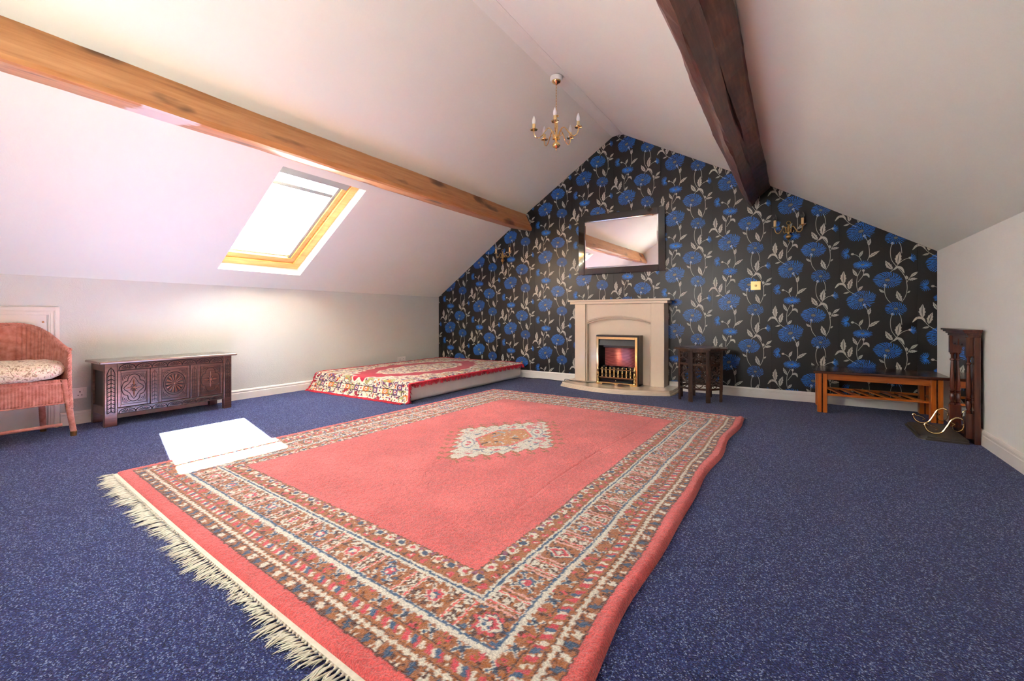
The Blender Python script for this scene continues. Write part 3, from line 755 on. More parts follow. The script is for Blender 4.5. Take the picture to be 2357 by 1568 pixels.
# woven end strips
def edge_pt(s_, far):
    i = int(s_*(nx-1)); return P[-1 if far else 0, i].copy()
for far in (False, True):
    sm_ = MB(); pts = [edge_pt(k/40, far) for k in range(41)]; sg = 1 if far else -1; n = len(pts)
    vv_ = []
    for p in pts: vv_ += [(p[0], p[1]-sg*0.004, 0.004), (p[0], p[1]+sg*0.012, 0.0035), (p[0], p[1]+sg*0.016, 0.0006)]
    ff = []
    for i in range(n-1):
        for j in range(2): ff.append((3*i+j, 3*i+j+1, 3*i+j+4, 3*i+j+3))
    sm_.add(vv_, ff).build('end_weave', MT['fringe'], rug)
# tassels: a knot and a spray of yarn
def tassel_mesh(seed):
    r = random.Random(seed); b = MB()
    b.ball((0, -0.006, 0.005), 0.0048, 6, 4, (1, 1.2, 0.8)); n = 6
    for k in range(n):
        a = (k-(n-1)/2)*0.10+r.uniform(-0.10, 0.10); L = r.uniform(0.030, 0.068); bend = r.uniform(-0.5, 0.5)
        pts = []
        for t in (0, 0.3, 0.65, 1.0):
            ang = a+bend*t*0.5
            pts.append((math.sin(ang)*L*t, -0.008-math.cos(ang)*L*t, 0.0045-0.0022*t+0.004*math.sin(PI*t)*r.random()))
        b.tube(pts, [0.0022, 0.0030, 0.0024, 0.0006], 4, flat=0.7)
    me_ = bpy.data.meshes.new('tassel'); me_.from_pydata([tuple(p) for p in b.v], [], b.f); me_.materials.append(MT['fringe'])
    me_.polygons.foreach_set('use_smooth', [True]*len(b.f)); return me_
tms = [tassel_mesh(s) for s in range(10)]
rt = random.Random(5); base = Vector(rug.location); clump = 0
for far, cnt in ((False, 165), (True, 100)):
    for i in range(cnt):
        s_ = (i+0.5)/cnt; p = edge_pt(s_, far)
        o = bpy.data.objects.new('tassel', tms[rt.randrange(10)]); C.objects.link(o); o.parent = rug
        o.location = Vector((p[0], p[1]+(0.013 if far else -0.013), 0.0))-base
        if i % 5 == 0: clump = rt.uniform(-0.7, 0.6); clen = rt.uniform(0.65, 1.25)
        o.rotation_euler = (0, 0, (PI if far else 0)-0.15*(0 if far else 1)+clump*0.6+rt.uniform(-0.12, 0.12))
        k_ = clen*rt.uniform(0.8, 1.15)*(0.5 if far else 1); o.scale = (rt.uniform(0.8, 1.15), k_, 1)

# ------------------------------------------------------------------ mattress and its throw
MX0, MX1, MY0, MY1, MZ = -4.62, -3.155, 3.045, 5.15, 0.19
mat_ = MB().box(MX0, MX1, MY0, MY1, 0.0, MZ).build('mattress', MT['mattress'], None, smooth=True, bevel=0.045, seg=6)
tag(mat_, 'low white foam mattress lying on the carpet in the far left corner', 'mattress')
tr = thing('bed_throw', 'crimson and cream tapestry throw with fringe draped over the mattress', 'bedspread', (-3.9, 4.0, 0.2))
tnx, tny = 300, 500
TW, TLg = 1.47, 2.36
s_ = np.linspace(0, TW, tnx)[None, :].repeat(tny, 0); t_ = np.linspace(0, TLg, tny)[:, None].repeat(tnx, 1)
Px = MX0+0.01+s_; drop = 0.235; zt = MZ+0.008
tt = t_-drop
ang = np.clip((tt+0.03)/0.06, 0, 1)
Py = np.where(tt > 0, MY0+tt-0.01, MY0-0.012-0.03*np.clip(-tt/0.2, 0, 1)**1.6-0.02*(1-s_/TW)*np.clip(-tt/0.2, 0, 1))
Pz = np.where(tt > 0.03, zt, np.where(tt > -0.02, zt-0.022*(1-(tt+0.02)/0.05)**2, zt-0.022+(tt+0.02)*0.86))
Pz = Pz+np.where(tt > 0, 0.004*vnoise(s_, t_, 5, 41)+0.0035*vnoise(s_, t_, 14, 42), 0)
low = np.clip(-tt/0.2, 0, 1); Py = Py+low*0.006*np.sin(s_*22); Pz = np.maximum(Pz, 0.006)
flat_ = tt < -0.205; Py = np.where(flat_, Py+(tt+0.205)*1.1, Py)
Px = Px-0.055*low*(1-s_/TW)+0.02*low*(s_/TW)
Pz = Pz-0.012*np.clip((s_-TW+0.03)/0.03, 0, 1)**2*(tt > 0)
crm = LIN(226, 214, 190); bur = LIN(170, 30, 56); orr = LIN(214, 122, 52); pur = LIN(104, 62, 104); olv = LIN(154, 150, 92); dk = LIN(58, 50, 58)
su_ = s_+(vnoise(s_, t_, 70, 51)-.5)*0.006; tv = t_+(vnoise(s_, t_, 70, 52)-.5)*0.006
tc = np.zeros((tny, tnx, 3)); tc[:] = crm
dd = np.stack([su_, TW-su_, tv, TLg-tv]).min(0)
n1 = vnoise(s_, t_, 38, 53); n2 = vnoise(s_, t_, 44, 54); n3 = vnoise(s_, t_, 30, 55); n4 = vnoise(s_, t_, 60, 56)
def scat(mask):
    tc[mask & (np.abs(n1-0.5) < 0.035)] = dk
    tc[mask & (n2 > 0.72)] = pur; tc[mask & (n2 < 0.19)] = orr; tc[mask & (n3 > 0.78)] = bur*0.8; tc[mask & (n3 < 0.18)] = olv
    tc[mask & (np.abs(n2-0.66) < 0.02)] = crm; tc[mask & (n4 > 0.82)] = dk
scat(dd > 0.0)
# border lines with medallion chain
tc[np.abs(dd-0.085) < 0.004] = dk; tc[np.abs(dd-0.145) < 0.004] = dk
chn = (dd > 0.089) & (dd < 0.141); al = np.where(np.minimum(su_, TW-su_) < np.minimum(tv, TLg-tv), tv, su_)
kq_ = (np.floor(al/0.07).astype(int)) % 4
for i_, c_ in enumerate((orr, olv, pur, crm)): tc[chn & (kq_ == i_)] = c_
rr_ = np.hypot((al % 0.07)-0.035, dd-0.115); tc[chn & (rr_ < 0.018)] = crm; tc[chn & (rr_ < 0.010)] = bur
# octagons in the wide border
xx = su_-TW/2; yy2 = tv-TLg/2
for cx_ in (-0.44, -0.15, 0.15, 0.44):
    for sg in (-1, 1):
        ro = np.maximum(np.abs(xx-cx_), np.abs(yy2-sg*0.94))+0.4*np.minimum(np.abs(xx-cx_), np.abs(yy2-sg*0.94))
        tc[(ro < 0.105) & (dd > 0.15)] = crm; tc[(np.abs(ro-0.092) < 0.005) & (dd > 0.15)] = dk
        inn = (ro < 0.080) & (dd > 0.15); tc[inn & (n1 > 0.5)] = orr; tc[inn & (n2 > 0.52)] = pur; tc[inn & (n3 > 0.58)] = olv
# burgundy field: pointed oval with scalloped edge, cream medallion inside
ang_ = np.arctan2(yy2/0.86, xx/0.44); ro = np.abs(xx/0.56)**1.5+np.abs(yy2/1.0)**1.5
fl_ = (ro < 1.0+0.06*np.cos(ang_*22)) & (dd > 0.17); ed = np.abs(ro-(1.0+0.06*np.cos(ang_*22))) < 0.03
tc[fl_] = bur; tc[ed & (dd > 0.17)] = crm
ro2 = np.sqrt((xx/0.31)**2+(yy2/0.66)**2); edge2 = 0.92+0.08*np.abs(np.cos(ang_*7))
mdl = ro2 < edge2; tc[mdl] = crm; scat(mdl); tc[np.abs(ro2-edge2) < 0.03] = crm
tc *= (0.9+0.2*n4[..., None])
PT = np.stack([Px, Py, Pz], 2)
grid_mesh('tapestry', PT, np.clip(tc, 0, 1), m_vcol('tapestry_weave', 0.8, 0.15, 500, 0.3, 0.002), tr)
def fringe(path, outs, n, L, seed):
    r = random.Random(seed); b = MB(); m_ = len(path)
    for i in range(n):
        f_ = (i+r.random())/n*(m_-1); a0 = int(min(f_, m_-2)); w = f_-a0
        p = path[a0]*(1-w)+path[a0+1]*w; o_ = outs(p, r)
        clumpL = L*(0.6+0.7*abs(math.sin(i*0.13))+0.3*r.random())
        pts = [p, p+o_[0]*clumpL*0.5, p+o_[1]*clumpL]
        pts = [(a[0], a[1], max(0.003, a[2])) for a in pts]
        b.tube(pts, [0.005, 0.006, 0.002], 4)
    return b
V3 = lambda *a: np.array(a, float)
right = [PT[i, -1] for i in range(0, tny, 8)]
fb = fringe(right, lambda p, r: (V3(0.6, r.uniform(-.3, .3), -0.2), V3(0.5, r.uniform(-.5, .5), -0.95)), 620, 0.034, 1)
fb.build('side_fringe', MT['red_fringe'], tr, kind='stuff')
front = [PT[0, i] for i in range(0, tnx, 6)]
fb = fringe(front, lambda p, r: (V3(r.uniform(-.2, .2), -0.8, 0.1), V3(r.uniform(-.5, .4), -1.0, -0.2)), 520, 0.032, 2)
fb.build('end_fringe', MT['red_fringe'], tr, kind='stuff')
lf = [PT[i, 0] for i in range(0, tny, 8)]
fb = fringe(lf, lambda p, r: (V3(-0.5, r.uniform(-.3, .3), 0.1), V3(-0.7, r.uniform(-.5, .5), -0.3)), 420, 0.028, 3)
fb.build('wall_side_fringe', MT['red_fringe'], tr, kind='stuff')
bk = [PT[-1, i] for i in range(0, tnx, 6)]
fb = fringe(bk, lambda p, r: (V3(r.uniform(-.2, .2), 0.5, 0.1), V3(r.uniform(-.5, .5), 0.7, -0.2)), 300, 0.02, 4)
fb.build('back_fringe', MT['red_fringe'], tr, kind='stuff')

# ------------------------------------------------------------------ carved oak chest
chest = thing('carved_chest', 'dark carved oak blanket chest with three panels against the left wall', 'chest', (-4.53, 1.57, 0))
CX0, CX1, CY0, CY1 = -4.685, -4.37, 1.127, 2.015
MB().box(CX0-0.01, CX1+0.028, CY0-0.035, CY1+0.038, 0.479, 0.499).build('lid', MT['lid'], chest, bevel=0.008, seg=3)
MB().box(CX0+0.014, CX1-0.022, CY0+0.014, CY1-0.014, 0.09, 0.478).build('body', MT['oak_deep'], chest)
for y0, y1 in ((CY0, CY0+0.075), (CY1-0.065, CY1)):
    for x0, x1 in ((CX1-0.04, CX1), (CX0, CX0+0.04)):
        lg = MB().box(x0, x1, y0, y1, 0, 0.478); lo = lg.build('corner_post', MT['oak'], chest, bevel=0.003)
        if x1 == CX1:
            yc = (y0+y1)/2; hw = (y1-y0)/2-0.014; cv = MB(); X = CX1+0.0012
            fr_ = [(X, yc-hw, 0.10), (X, yc-hw, 0.40), (X, yc-hw*0.5, 0.43), (X, yc, 0.448), (X, yc+hw*0.5, 0.43), (X, yc+hw, 0.40), (X, yc+hw, 0.10)]
            cv.tube(fr_, 0.0026, 4, closed=True); cv.tube([(X, yc, 0.11), (X, yc, 0.44)], 0.0024, 4)
            for q_ in range(10):
                z = 0.115+q_*0.031
                for sg in (-1, 1):
                    cv.tube([(X, yc, z), (X, yc+sg*hw*0.9, z-0.014)], 0.0030, 4); 
                    cv.add([(X+0.0006, yc+sg*hw*0.95, z+0.004), (X+0.0006, yc+sg*hw*0.45, z+0.010), (X+0.0006, yc+sg*hw*0.95, z-0.012)], [(0, 1, 2)])
            cv.build('leaf_carving', MT['oak_deep'], lo)
# rails and muntins
for z0, z1 in ((0.088, 0.135), (0.422, 0.478)):
    rl_ = MB().box(CX1-0.03, CX1-0.004, CY0+0.076, CY1-0.066, z0, z1).build('rail', MT['oak'], chest, bevel=0.002)
    cv = MB(); X = CX1-0.003; yc0, yc1 = CY0+0.085, CY1-0.075; n = 7; w = (yc1-yc0)/n; zc = z0+0.006; h = z1-z0-0.012
    for k in range(n):
        yc = yc0+(k+0.5)*w
        cv.tube([(X, yc+w/2*math.cos(a), zc+h*0.92*math.sin(a)) for a in [PI*i/10 for i in range(11)]], 0.0030, 4)
        for a in (25, 50, 70, 90, 110, 130, 155):
            ra = math.radians(a); cv.tube([(X, yc+0.10*w*math.cos(ra), zc+0.15*h*math.sin(ra)), (X, yc+0.38*w*math.cos(ra), zc+0.72*h*math.sin(ra))], [0.0014, 0.0034], 4)
        cv.tube([(X, yc+w/2-0.008, zc+h*0.62), (X, yc+w/2, zc+h), (X, yc+w/2+0.008, zc+h*0.62), (X, yc+w/2, zc+h*0.3)], 0.0012, 4, closed=True)
    for z in (z0+0.004, z1-0.004): cv.tube([(X, yc0-0.004, z), (X, yc1+0.004, z)], 0.0014, 4)
    cv.build('lunette_carving', MT['oak_deep'], rl_)
for y0, y1 in ((1.410, 1.464), (1.690, 1.744)):
    st = MB().box(CX1-0.03, CX1-0.004, y0, y1, 0.1352, 0.4218).build('muntin', MT['oak'], chest, bevel=0.003)
    yc = (y0+y1)/2; cv = MB(); X = CX1-0.003
    cv.tube([(X, yc-0.017, 0.15), (X, yc-0.017, 0.375), (X, yc, 0.405), (X, yc+0.017, 0.375), (X, yc+0.017, 0.15)], 0.0015, 4, closed=True)
    cv.tube([(X, yc, 0.155), (X, yc, 0.40)], 0.0013, 4)
    for q_ in range(7):
        for sg in (-1, 1): cv.tube([(X, yc, 0.175+q_*0.03), (X, yc+sg*0.016, 0.163+q_*0.03)], 0.0016, 4)
    cv.build('leaf_carving', MT['oak_deep'], st)
PNL = ((1.206, 1.407), (1.467, 1.687), (1.747, 1.947))
for pi_, (y0, y1) in enumerate(PNL):
    z0, z1 = 0.138, 0.419; X = CX1-0.014
    pn = MB().box(CX1-0.034, X, y0, y1, z0, z1)
    pno = pn.build('panel', MT['oak'], chest)
    fm_ = MB()
    for a, b, c, d_ in ((y0, y0+0.018, z0, z1), (y1-0.018, y1, z0, z1), (y0+0.018, y1-0.018, z0, z0+0.018), (y0+0.018, y1-0.018, z1-0.018, z1)):
        fm_.box(X, X+0.006, a, b, c, d_)
    fm_.build('panel_border', MT['oak'], pno, bevel=0.002)
    cv = MB(); hi = MB(); yc, zc = (y0+y1)/2, (z0+z1)/2; hy, hz = (y1-y0)/2-0.022, (z1-z0)/2-0.022; Xc = X+0.001
    cv.tube([(Xc, yc+a*hy, zc+b*hz) for a, b in ((-1, -1), (1, -1), (1, 1), (-1, 1))], 0.0018, 4, closed=True)
    ry, rz = hy*0.88, hz*0.80
    if pi_ == 1:
        cv.tube([(Xc, yc+ry*math.cos(a), zc+rz*math.sin(a)) for a in [2*PI*i/40 for i in range(40)]], 0.0030, 4, closed=True)
        cv.tube([(Xc, yc+ry*0.84*math.cos(a), zc+rz*0.84*math.sin(a)) for a in [2*PI*i/40 for i in range(40)]], 0.0016, 4, closed=True)
        for k in range(14):
            a = 2*PI*k/14; hi.tube([(Xc, yc+ry*r*math.cos(a), zc+rz*r*math.sin(a)) for r in (0.16, 0.45, 0.66, 0.80)], [0.0012, 0.0050, 0.0062, 0.002], 6)
            a += PI/14; cv.tube([(Xc, yc+ry*r*math.cos(a), zc+rz*r*math.sin(a)) for r in (0.25, 0.80)], [0.001, 0.0034], 4)
    else:
        q4 = []
        for i in range(48):
            a = 2*PI*i/48; r = 0.80+0.20*abs(math.cos(2*a))**0.7-0.06*(abs(math.sin(2*a)) > 0.9); q4.append((Xc, yc+ry*1.08*r*math.cos(a), zc+rz*1.12*r*math.sin(a)))
        cv.tube(q4, 0.0026, 4, closed=True)
        if pi_ == 0: cv.tube([(Xc, yc+ry*0.92*math.cos(a)*(1-0.38*abs(math.sin(2*a))), zc+rz*0.92*math.sin(a)*(1-0.38*abs(math.sin(2*a)))) for a in [2*PI*i/48 for i in range(48)]], 0.0022, 4, closed=True)
        for k in range(16):
            a = 2*PI*k/16; Lr = 0.74 if k % 4 == 0 else (0.42 if k % 2 == 0 else 0.34)
            tgt = hi if k % 2 == 0 else cv
            tgt.tube([(Xc, yc+ry*r*math.cos(a), zc+rz*r*math.sin(a)) for r in (0.10, Lr*0.6, Lr*0.85, Lr)], [0.001, 0.0058 if k % 4 == 0 else 0.003, 0.0034, 0.0006], 6)
    hi.ball((Xc+0.001, yc, zc), 0.011, 10, 6, (0.6, 1, 1))
    for sy in (-1, 1):
        for sz in (-1, 1):
            for a in (8, 26, 45, 64, 82):
                ra = math.radians(a); L0, L1 = 0.012, 0.052 if a in (8, 82) else 0.042
                cy_, cz_ = yc+sy*hy*0.95, zc+sz*hz*0.96
                cv.tube([(Xc, cy_-sy*L0*math.cos(ra), cz_-sz*L0*math.sin(ra)), (Xc, cy_-sy*L1*math.cos(ra), cz_-sz*L1*math.sin(ra))], [0.0008, 0.0026], 4)
    cv.build('incised_carving', MT['oak_deep'], pno); hi.build('rosette', MT['oak_hi'], pno, True)
sdp = MB()
for y_, dd_ in ((CY0+0.010, -1), (CY1-0.010, 1)):
    pass
for nm_, z0, z1 in (('side_rail', 0.088, 0.15), ('side_rail', 0.42, 0.478)):
    MB().box(CX0+0.041, CX1-0.041, CY0+0.003, CY0+0.022, z0, z1).build(nm_, MT['oak'], chest, bevel=0.002)
    MB().box(CX0+0.041, CX1-0.041, CY1-0.022, CY1-0.003, z0, z1).build(nm_, MT['oak'], chest, bevel=0.002)

# ------------------------------------------------------------------ wicker chair at the left edge
def m_wicker():
    m, nt, b = new_mat('woven_fibre_wicker')
    v = coords(nt); sp = N(nt, 'ShaderNodeSeparateXYZ'); nt.links.new(v, sp.inputs[0])
    z = N(nt, 'ShaderNodeMath'); z.operation = 'MULTIPLY'; z.inputs[1].default_value = 1250; nt.links.new(sp.outputs['Z'], z.inputs[0])
    s = N(nt, 'ShaderNodeMath'); s.operation = 'SINE'; nt.links.new(z.outputs[0], s.inputs[0])
    n = N(nt, 'ShaderNodeTexNoise'); n.inputs['Scale'].default_value = 30; nt.links.new(v, n.inputs['Vector'])
    nt.links.new(ramp(nt, n.outputs['Fac'], [(0.3, srgb(184, 112, 92)), (0.7, srgb(216, 152, 136))]), b.inputs['Base Color'])
    b.inputs['Roughness'].default_value = 0.5
    add_bump(nt, b, s.outputs[0], 0.55, 0.0015); return m
MT['wicker'] = m_wicker()
def m_cushion():
    m, nt, b = new_mat('floral_cushion_cotton'); v = coords(nt)
    n = N(nt, 'ShaderNodeTexNoise'); n.inputs['Scale'].default_value = 34; n.inputs['Detail'].default_value = 8; n.inputs['Distortion'].default_value = 2.2
    nt.links.new(v, n.inputs['Vector'])
    c = ramp(nt, n.outputs['Fac'], [(0.30, srgb(120, 108, 96)), (0.40, srgb(176, 146, 112)), (0.47, srgb(228, 214, 182)), (0.58, srgb(236, 226, 200)), (0.66, srgb(206, 130, 120)), (0.72, srgb(238, 224, 196))])
    nt.links.new(c, b.inputs['Base Color']); b.inputs['Roughness'].default_value = 0.85
    add_bump(nt, b, n.outputs['Fac'], 0.4, 0.003); return m
MT['cushion'] = m_cushion()
ch = thing('wicker_chair', 'pink brown woven wicker tub chair with brass capped legs by the hatch', 'chair', (-4.44, 0.67, 0))
FX, HY, YC = -4.275, 0.238, 0.672
def plan(t):                       # t in 0..1 around the tub, from front right arm round the back
    a = -PI/2+0.0+PI*(t) ; ex = 0.72
    # superellipse: front arms at x = FX, back at x = FX - 0.39
    c_, s__ = math.cos((t-0.5)*PI), math.sin((t-0.5)*PI)
    x = FX-0.39*abs(c_)**0.62; y = YC-HY*(abs(s__)**0.62)*(1 if s__ > 0 else -1)
    return x, y
def rimz(t):
    f = math.sin(PI*min(1, max(0, t)))
    return 0.605+0.175*f**1.45
NR_, NZ_ = 240, 24
for inner in (0,):
    P_ = np.zeros((NZ_+1, NR_+1, 3))
    for i in range(NR_+1):
        t = i/NR_; x_, y_ = plan(t)
        x2, y2 = plan(min(1, t+0.004)); x1, y1 = plan(max(0, t-0.004)); tx, ty = x2-x1, y2-y1; l = math.hypot(tx, ty) or 1
        nx_, ny_ = ty/l, -tx/l
        rib = 0.0060*math.cos(2*PI*t*36)
        for k in range(NZ_+1):
            f = k/NZ_; zt_ = rimz(t); z = 0.235+(zt_-0.235)*f
            fl_ = 0.018*max(0, f-0.45)**1.3
            cxn, cyn = x_-(-4.42), y_-YC; ll = math.hypot(cxn, cyn) or 1
            P_[k, i] = (x_+cxn/ll*(rib+fl_), y_+cyn/ll*(rib+fl_), z)
    sh = grid_mesh('woven_shell', P_, None, MT['wicker'], ch)
    sm = sh.modifiers.new('thick', 'SOLIDIFY'); sm.thickness = 0.007
# front apron
ap = np.zeros((13, 121, 3))
for k in range(13):
    for i in range(121):
        y_ = YC-HY+0.012+(2*HY-0.024)*i/120; ap[k, i] = (FX+0.004+0.004*math.cos(i*0.97*PI/2.0), y_, 0.238+0.165*k/12)
apo = grid_mesh('front_apron', ap, None, MT['wicker'], ch); sm = apo.modifiers.new('thick', 'SOLIDIFY'); sm.thickness = 0.006
MB().prism([(plan(i/40)[0]+0.012, YC+(plan(i/40)[1]-YC)*0.95) for i in range(41)], lambda p, t: (p[0], p[1], t), 0.372, 0.383).build('seat_board', MT['wicker'], ch)
def braid(path, r, name):
    b = MB(); pts = spline(path, 10); n = len(pts); L = [0]
    for i in range(1, n): L.append(L[-1]+(pts[i]-pts[i-1]).length)
    for s_o in (0, 2*PI/3, 4*PI/3):
        pp = []
        for i, p in enumerate(pts):
            t = (pts[min(i+1, n-1)]-pts[max(i-1, 0)]).normalized(); a = t.orthogonal().normalized() if i == 0 else (prev-t*prev.dot(t)).normalized()
            prev = a; bb = t.cross(a); w = L[i]*2*PI/0.05+s_o
            pp.append(p+(a*math.cos(w)+bb*math.sin(w))*r*0.6)
        b.tube(pp, r*0.72, 6)
    return b.build(name, MT['wicker'], ch, True)
rp = []
for i in range(0, 61):
    t = i/60; x_, y_ = plan(t); cxn, cyn = x_+4.42, y_-YC; ll = math.hypot(cxn, cyn); rp.append((x_+cxn/ll*0.010, y_+cyn/ll*0.010, rimz(t)+0.002))
braid(rp, 0.010, 'rim_braid')
for sg in (1, -1):
    y_ = YC+sg*(HY+0.004)
    braid([(FX-0.002, y_, 0.605), (FX+0.012, y_, 0.55), (FX+0.012, y_, 0.45), (FX+0.012, y_+sg*0.002, 0.33), (FX+0.014, y_+sg*0.006, 0.24), (FX+0.016, y_+sg*0.006, 0.195)], 0.0105, 'arm_braid')
braid([(FX+0.008, YC-HY+0.01, 0.238), (FX+0.008, YC, 0.236), (FX+0.008, YC+HY-0.01, 0.238)], 0.005, 'apron_braid')
for (lx, ly, ox, oy) in ((FX+0.001, YC+HY-0.022, 0.006, 0.048), (FX+0.001, YC-HY+0.022, 0.006, -0.048), (-4.60, YC+0.16, -0.02, 0.02), (-4.60, YC-0.16, -0.02, -0.02)):
    lb = MB(); n = 46
    pts = [(lx+ox*(1-k/n), ly+oy*(1-k/n), 0.03+(0.37)*k/n) for k in range(n+1)]
    lb.tube(pts, [0.0165+0.0010*(k % 2)+0.002*k/n for k in range(n+1)], 12)
    lo = lb.build('leg', MT['wicker'], ch, True)
    MB().lathe([(0.0165, 0), (0.0175, 0.004), (0.0185, 0.03), (0.018, 0.034)], (lx+ox, ly+oy, 0), 14).build('foot_cap', MT['brass_old'], lo, True, label='brass foot cap')
stb = MB(); n = 120; stb.tube([(FX-0.002, YC-HY-0.0+0.03+(2*HY-0.06)*k/n, 0.088) for k in range(n+1)], [0.0105+0.0012*(k % 2) for k in range(n+1)], 10); stb.build('stretcher', MT['wicker'], ch, True)
# cushion
cu = MB(); rings = 20; seg = 56; v_ = []; f_ = []
for i in range(rings+1):
    ph_ = -PI/2+PI*i/rings
    for k in range(seg):
        a = 2*PI*k/seg; rx = 0.215*(abs(math.cos(a))**0.75)*(1 if math.cos(a) > 0 else -1); ry = 0.246*(abs(math.sin(a))**0.75)*(1 if math.sin(a) > 0 else -1)
        w = max(0, math.cos(ph_))**0.45; zz_ = math.sin(ph_)*0.070
        dip = -0.022*(1-w)*(1 if ph_ > 0 else 0); sag = -0.018*max(0, math.cos(a))*w
        wr = 0.003*math.sin(a*9+i*0.9)*w
        v_.append((-4.43+rx*w*(1+wr*4), YC+ry*w*(1+wr*3), 0.476+zz_+dip+sag+wr))
for i in range(rings):
    for k in range(seg): f_.append((i*seg+k, i*seg+(k+1) % seg, (i+1)*seg+(k+1) % seg, (i+1)*seg+k))
cu.add(v_, f_); cuo = cu.build('seat_cushion', MT['cushion'], None, True)
tag(cuo, 'round faded floral seat cushion resting in the wicker chair', 'cushion')

# ------------------------------------------------------------------ sockets, switch, cable
def socket(y0, z0, w, h, label):
    t = thing('wall_socket', label, 'socket', (XW, y0, z0))
    MB().box(XW+0.0005, XW+0.010, y0, y0+w, z0, z0+h).build('plate', MT['white_plastic'], t, bevel=0.003)
    for k in (0.28, 0.72):
        yc = y0+w*k; p = MB()
        p.box(XW+0.0095, XW+0.0105, yc-0.003, yc+0.003, z0+h*0.55, z0+h*0.68)
        p.box(XW+0.0095, XW+0.0105, yc-0.014, yc-0.007, z0+h*0.28, z0+h*0.34); p.box(XW+0.0095, XW+0.0105, yc+0.007, yc+0.014, z0+h*0.28, z0+h*0.34)
        p.build('pin_holes', MT['black_plastic'], t)
        MB().box(XW+0.0095, XW+0.0125, yc+(0.018 if k > .5 else -0.026), yc+(0.026 if k > .5 else -0.018), z0+h*0.66, z0+h*0.88).build('rocker_switch', MT['white_plastic'], t, bevel=0.001)
socket(0.965, 0.197, 0.143, 0.084, 'white double wall socket between wicker chair and carved chest')
socket(4.345, 0.185, 0.145, 0.080, 'white double wall socket above the mattress in the left wall')
sw = thing('light_switch', 'square brass dimmer switch plate on the floral wallpaper', 'switch', (-0.343, YB, 1.157))
MB().box(-0.388, -0.298, YB-0.010, YB-0.001, 1.112, 1.202).build('plate', plain('pale_brass', srgb(226, 200, 136), 0.3, 0.6), sw, bevel=0.002)
MB().lathe([(0, 0), (0.011, 0), (0.012, 0.004), (0.010, 0.014), (0, 0.015)], (-0.343, YB-0.0105, 1.157), 16, Matrix.Rotation(PI/2, 4, 'X')).build('dimmer_knob', MT['brass_old'], sw, True)
cb = MB().tube(spline([(-1.985, 4.98, 0.0535), (-2.1, 4.90, 0.0535), (-2.3, 4.93, 0.0535), (-2.42, 5.0, 0.052), (-2.47, 5.04, 0.008), (-2.6, 5.12, 0.005), (-2.85, 5.165, 0.006), (-3.02, 5.11, 0.005), (-3.13, 5.165, 0.006)], 8), 0.0035, 6).build('power_cable', MT['black_plastic'], None, True)
tag(cb, 'thin black power cable along the skirting left of the fireplace', 'cable')

# ------------------------------------------------------------------ fireplace surround
fp = thing('fireplace_surround', 'cream marble fire surround with arched header and stepped hearth', 'fireplace', (-1.76, 5.08, 0))
FB = YB-0.001
hp = []
for i in range(25):
    a = i/24; x = -2.375+1.265*a; hp.append((x, 4.80-0.195*math.sin(PI*a)**0.9))
def hearth(off, z0, z1):
    pl = [(-2.405-off*0+0.012-off, FB), (-2.405+0.012-off, 4.90)]+[(x+(x+1.742)*off*1.0, y-off) for x, y in hp]+[(-1.092+off, 4.90), (-1.092+off, FB)]
    return pl
h_ = MB()
for off, z0, z1 in ((0.012, 0.0, 0.014), (0.004, 0.014, 0.028), (-0.008, 0.028, 0.049)):
    h_.prism(hearth(off, z0, z1), lambda p, t: (p[0], p[1], t), z0, z1)
h_.build('hearth', MT['stone'], fp)
def leg(x0, x1):
    b = MB(); b.box(x0, x1, 5.0, FB, 0.0495, 0.986); return b.build('pilaster', MT['stone'], fp, bevel=0.004)
leg(-2.292, -2.154); leg(-1.362, -1.217)
for a, b_ in ((-2.1535, -2.138), (-1.378, -1.3625)): MB().box(a, b_, 5.018, 5.07, 0.0495, 0.985).build('inner_return', MT['stone'], fp, bevel=0.003)
mn = MB(); mn.box(-2.385, -1.150, 4.985, FB, 1.016, 1.040); mn.box(-2.355, -1.18, 5.0-0.008, FB, 0.986, 1.0155)
mn.build('mantel_shelf', MT['stone'], fp, bevel=0.006)
hd = MB()
def header(y0, y1, zb, zm, x0, x1):
    n = 20; lo_ = [(x0+(x1-x0)*i/n, zb+(zm-zb)*math.sin(PI*i/n)**0.75) for i in range(n+1)]
    for i in range(n):
        a, b = lo_[i], lo_[i+1]
        hd.hexa([(a[0], y0, a[1]), (b[0], y0, b[1]), (b[0], y1, b[1]), (a[0], y1, a[1])], [(a[0], y0, 0.985), (b[0], y0, 0.985), (b[0], y1, 0.985), (a[0], y1, 0.985)])
header(5.022, 5.068, 0.782, 0.850, -2.138, -1.378)
header(5.034, 5.068, 0.758, 0.826, -2.138, -1.378)
hd.build('arched_header', MT['stone'], fp)
for zz0, zz1, yy_ in ((0.770, 0.838, 5.020), (0.748, 0.816, 5.032)):
    MB().tube([(-2.136+0.756*i/30, yy_, zz0+(zz1-zz0)*math.sin(PI*i/30)**0.75) for i in range(31)], 0.006, 8).build('arch_moulding', MT['stone'], fp, True)
MB().box(-2.137, -1.379, 5.07, 5.085, 0.0495, 0.984).build('back_panel', MT['stone'], fp)

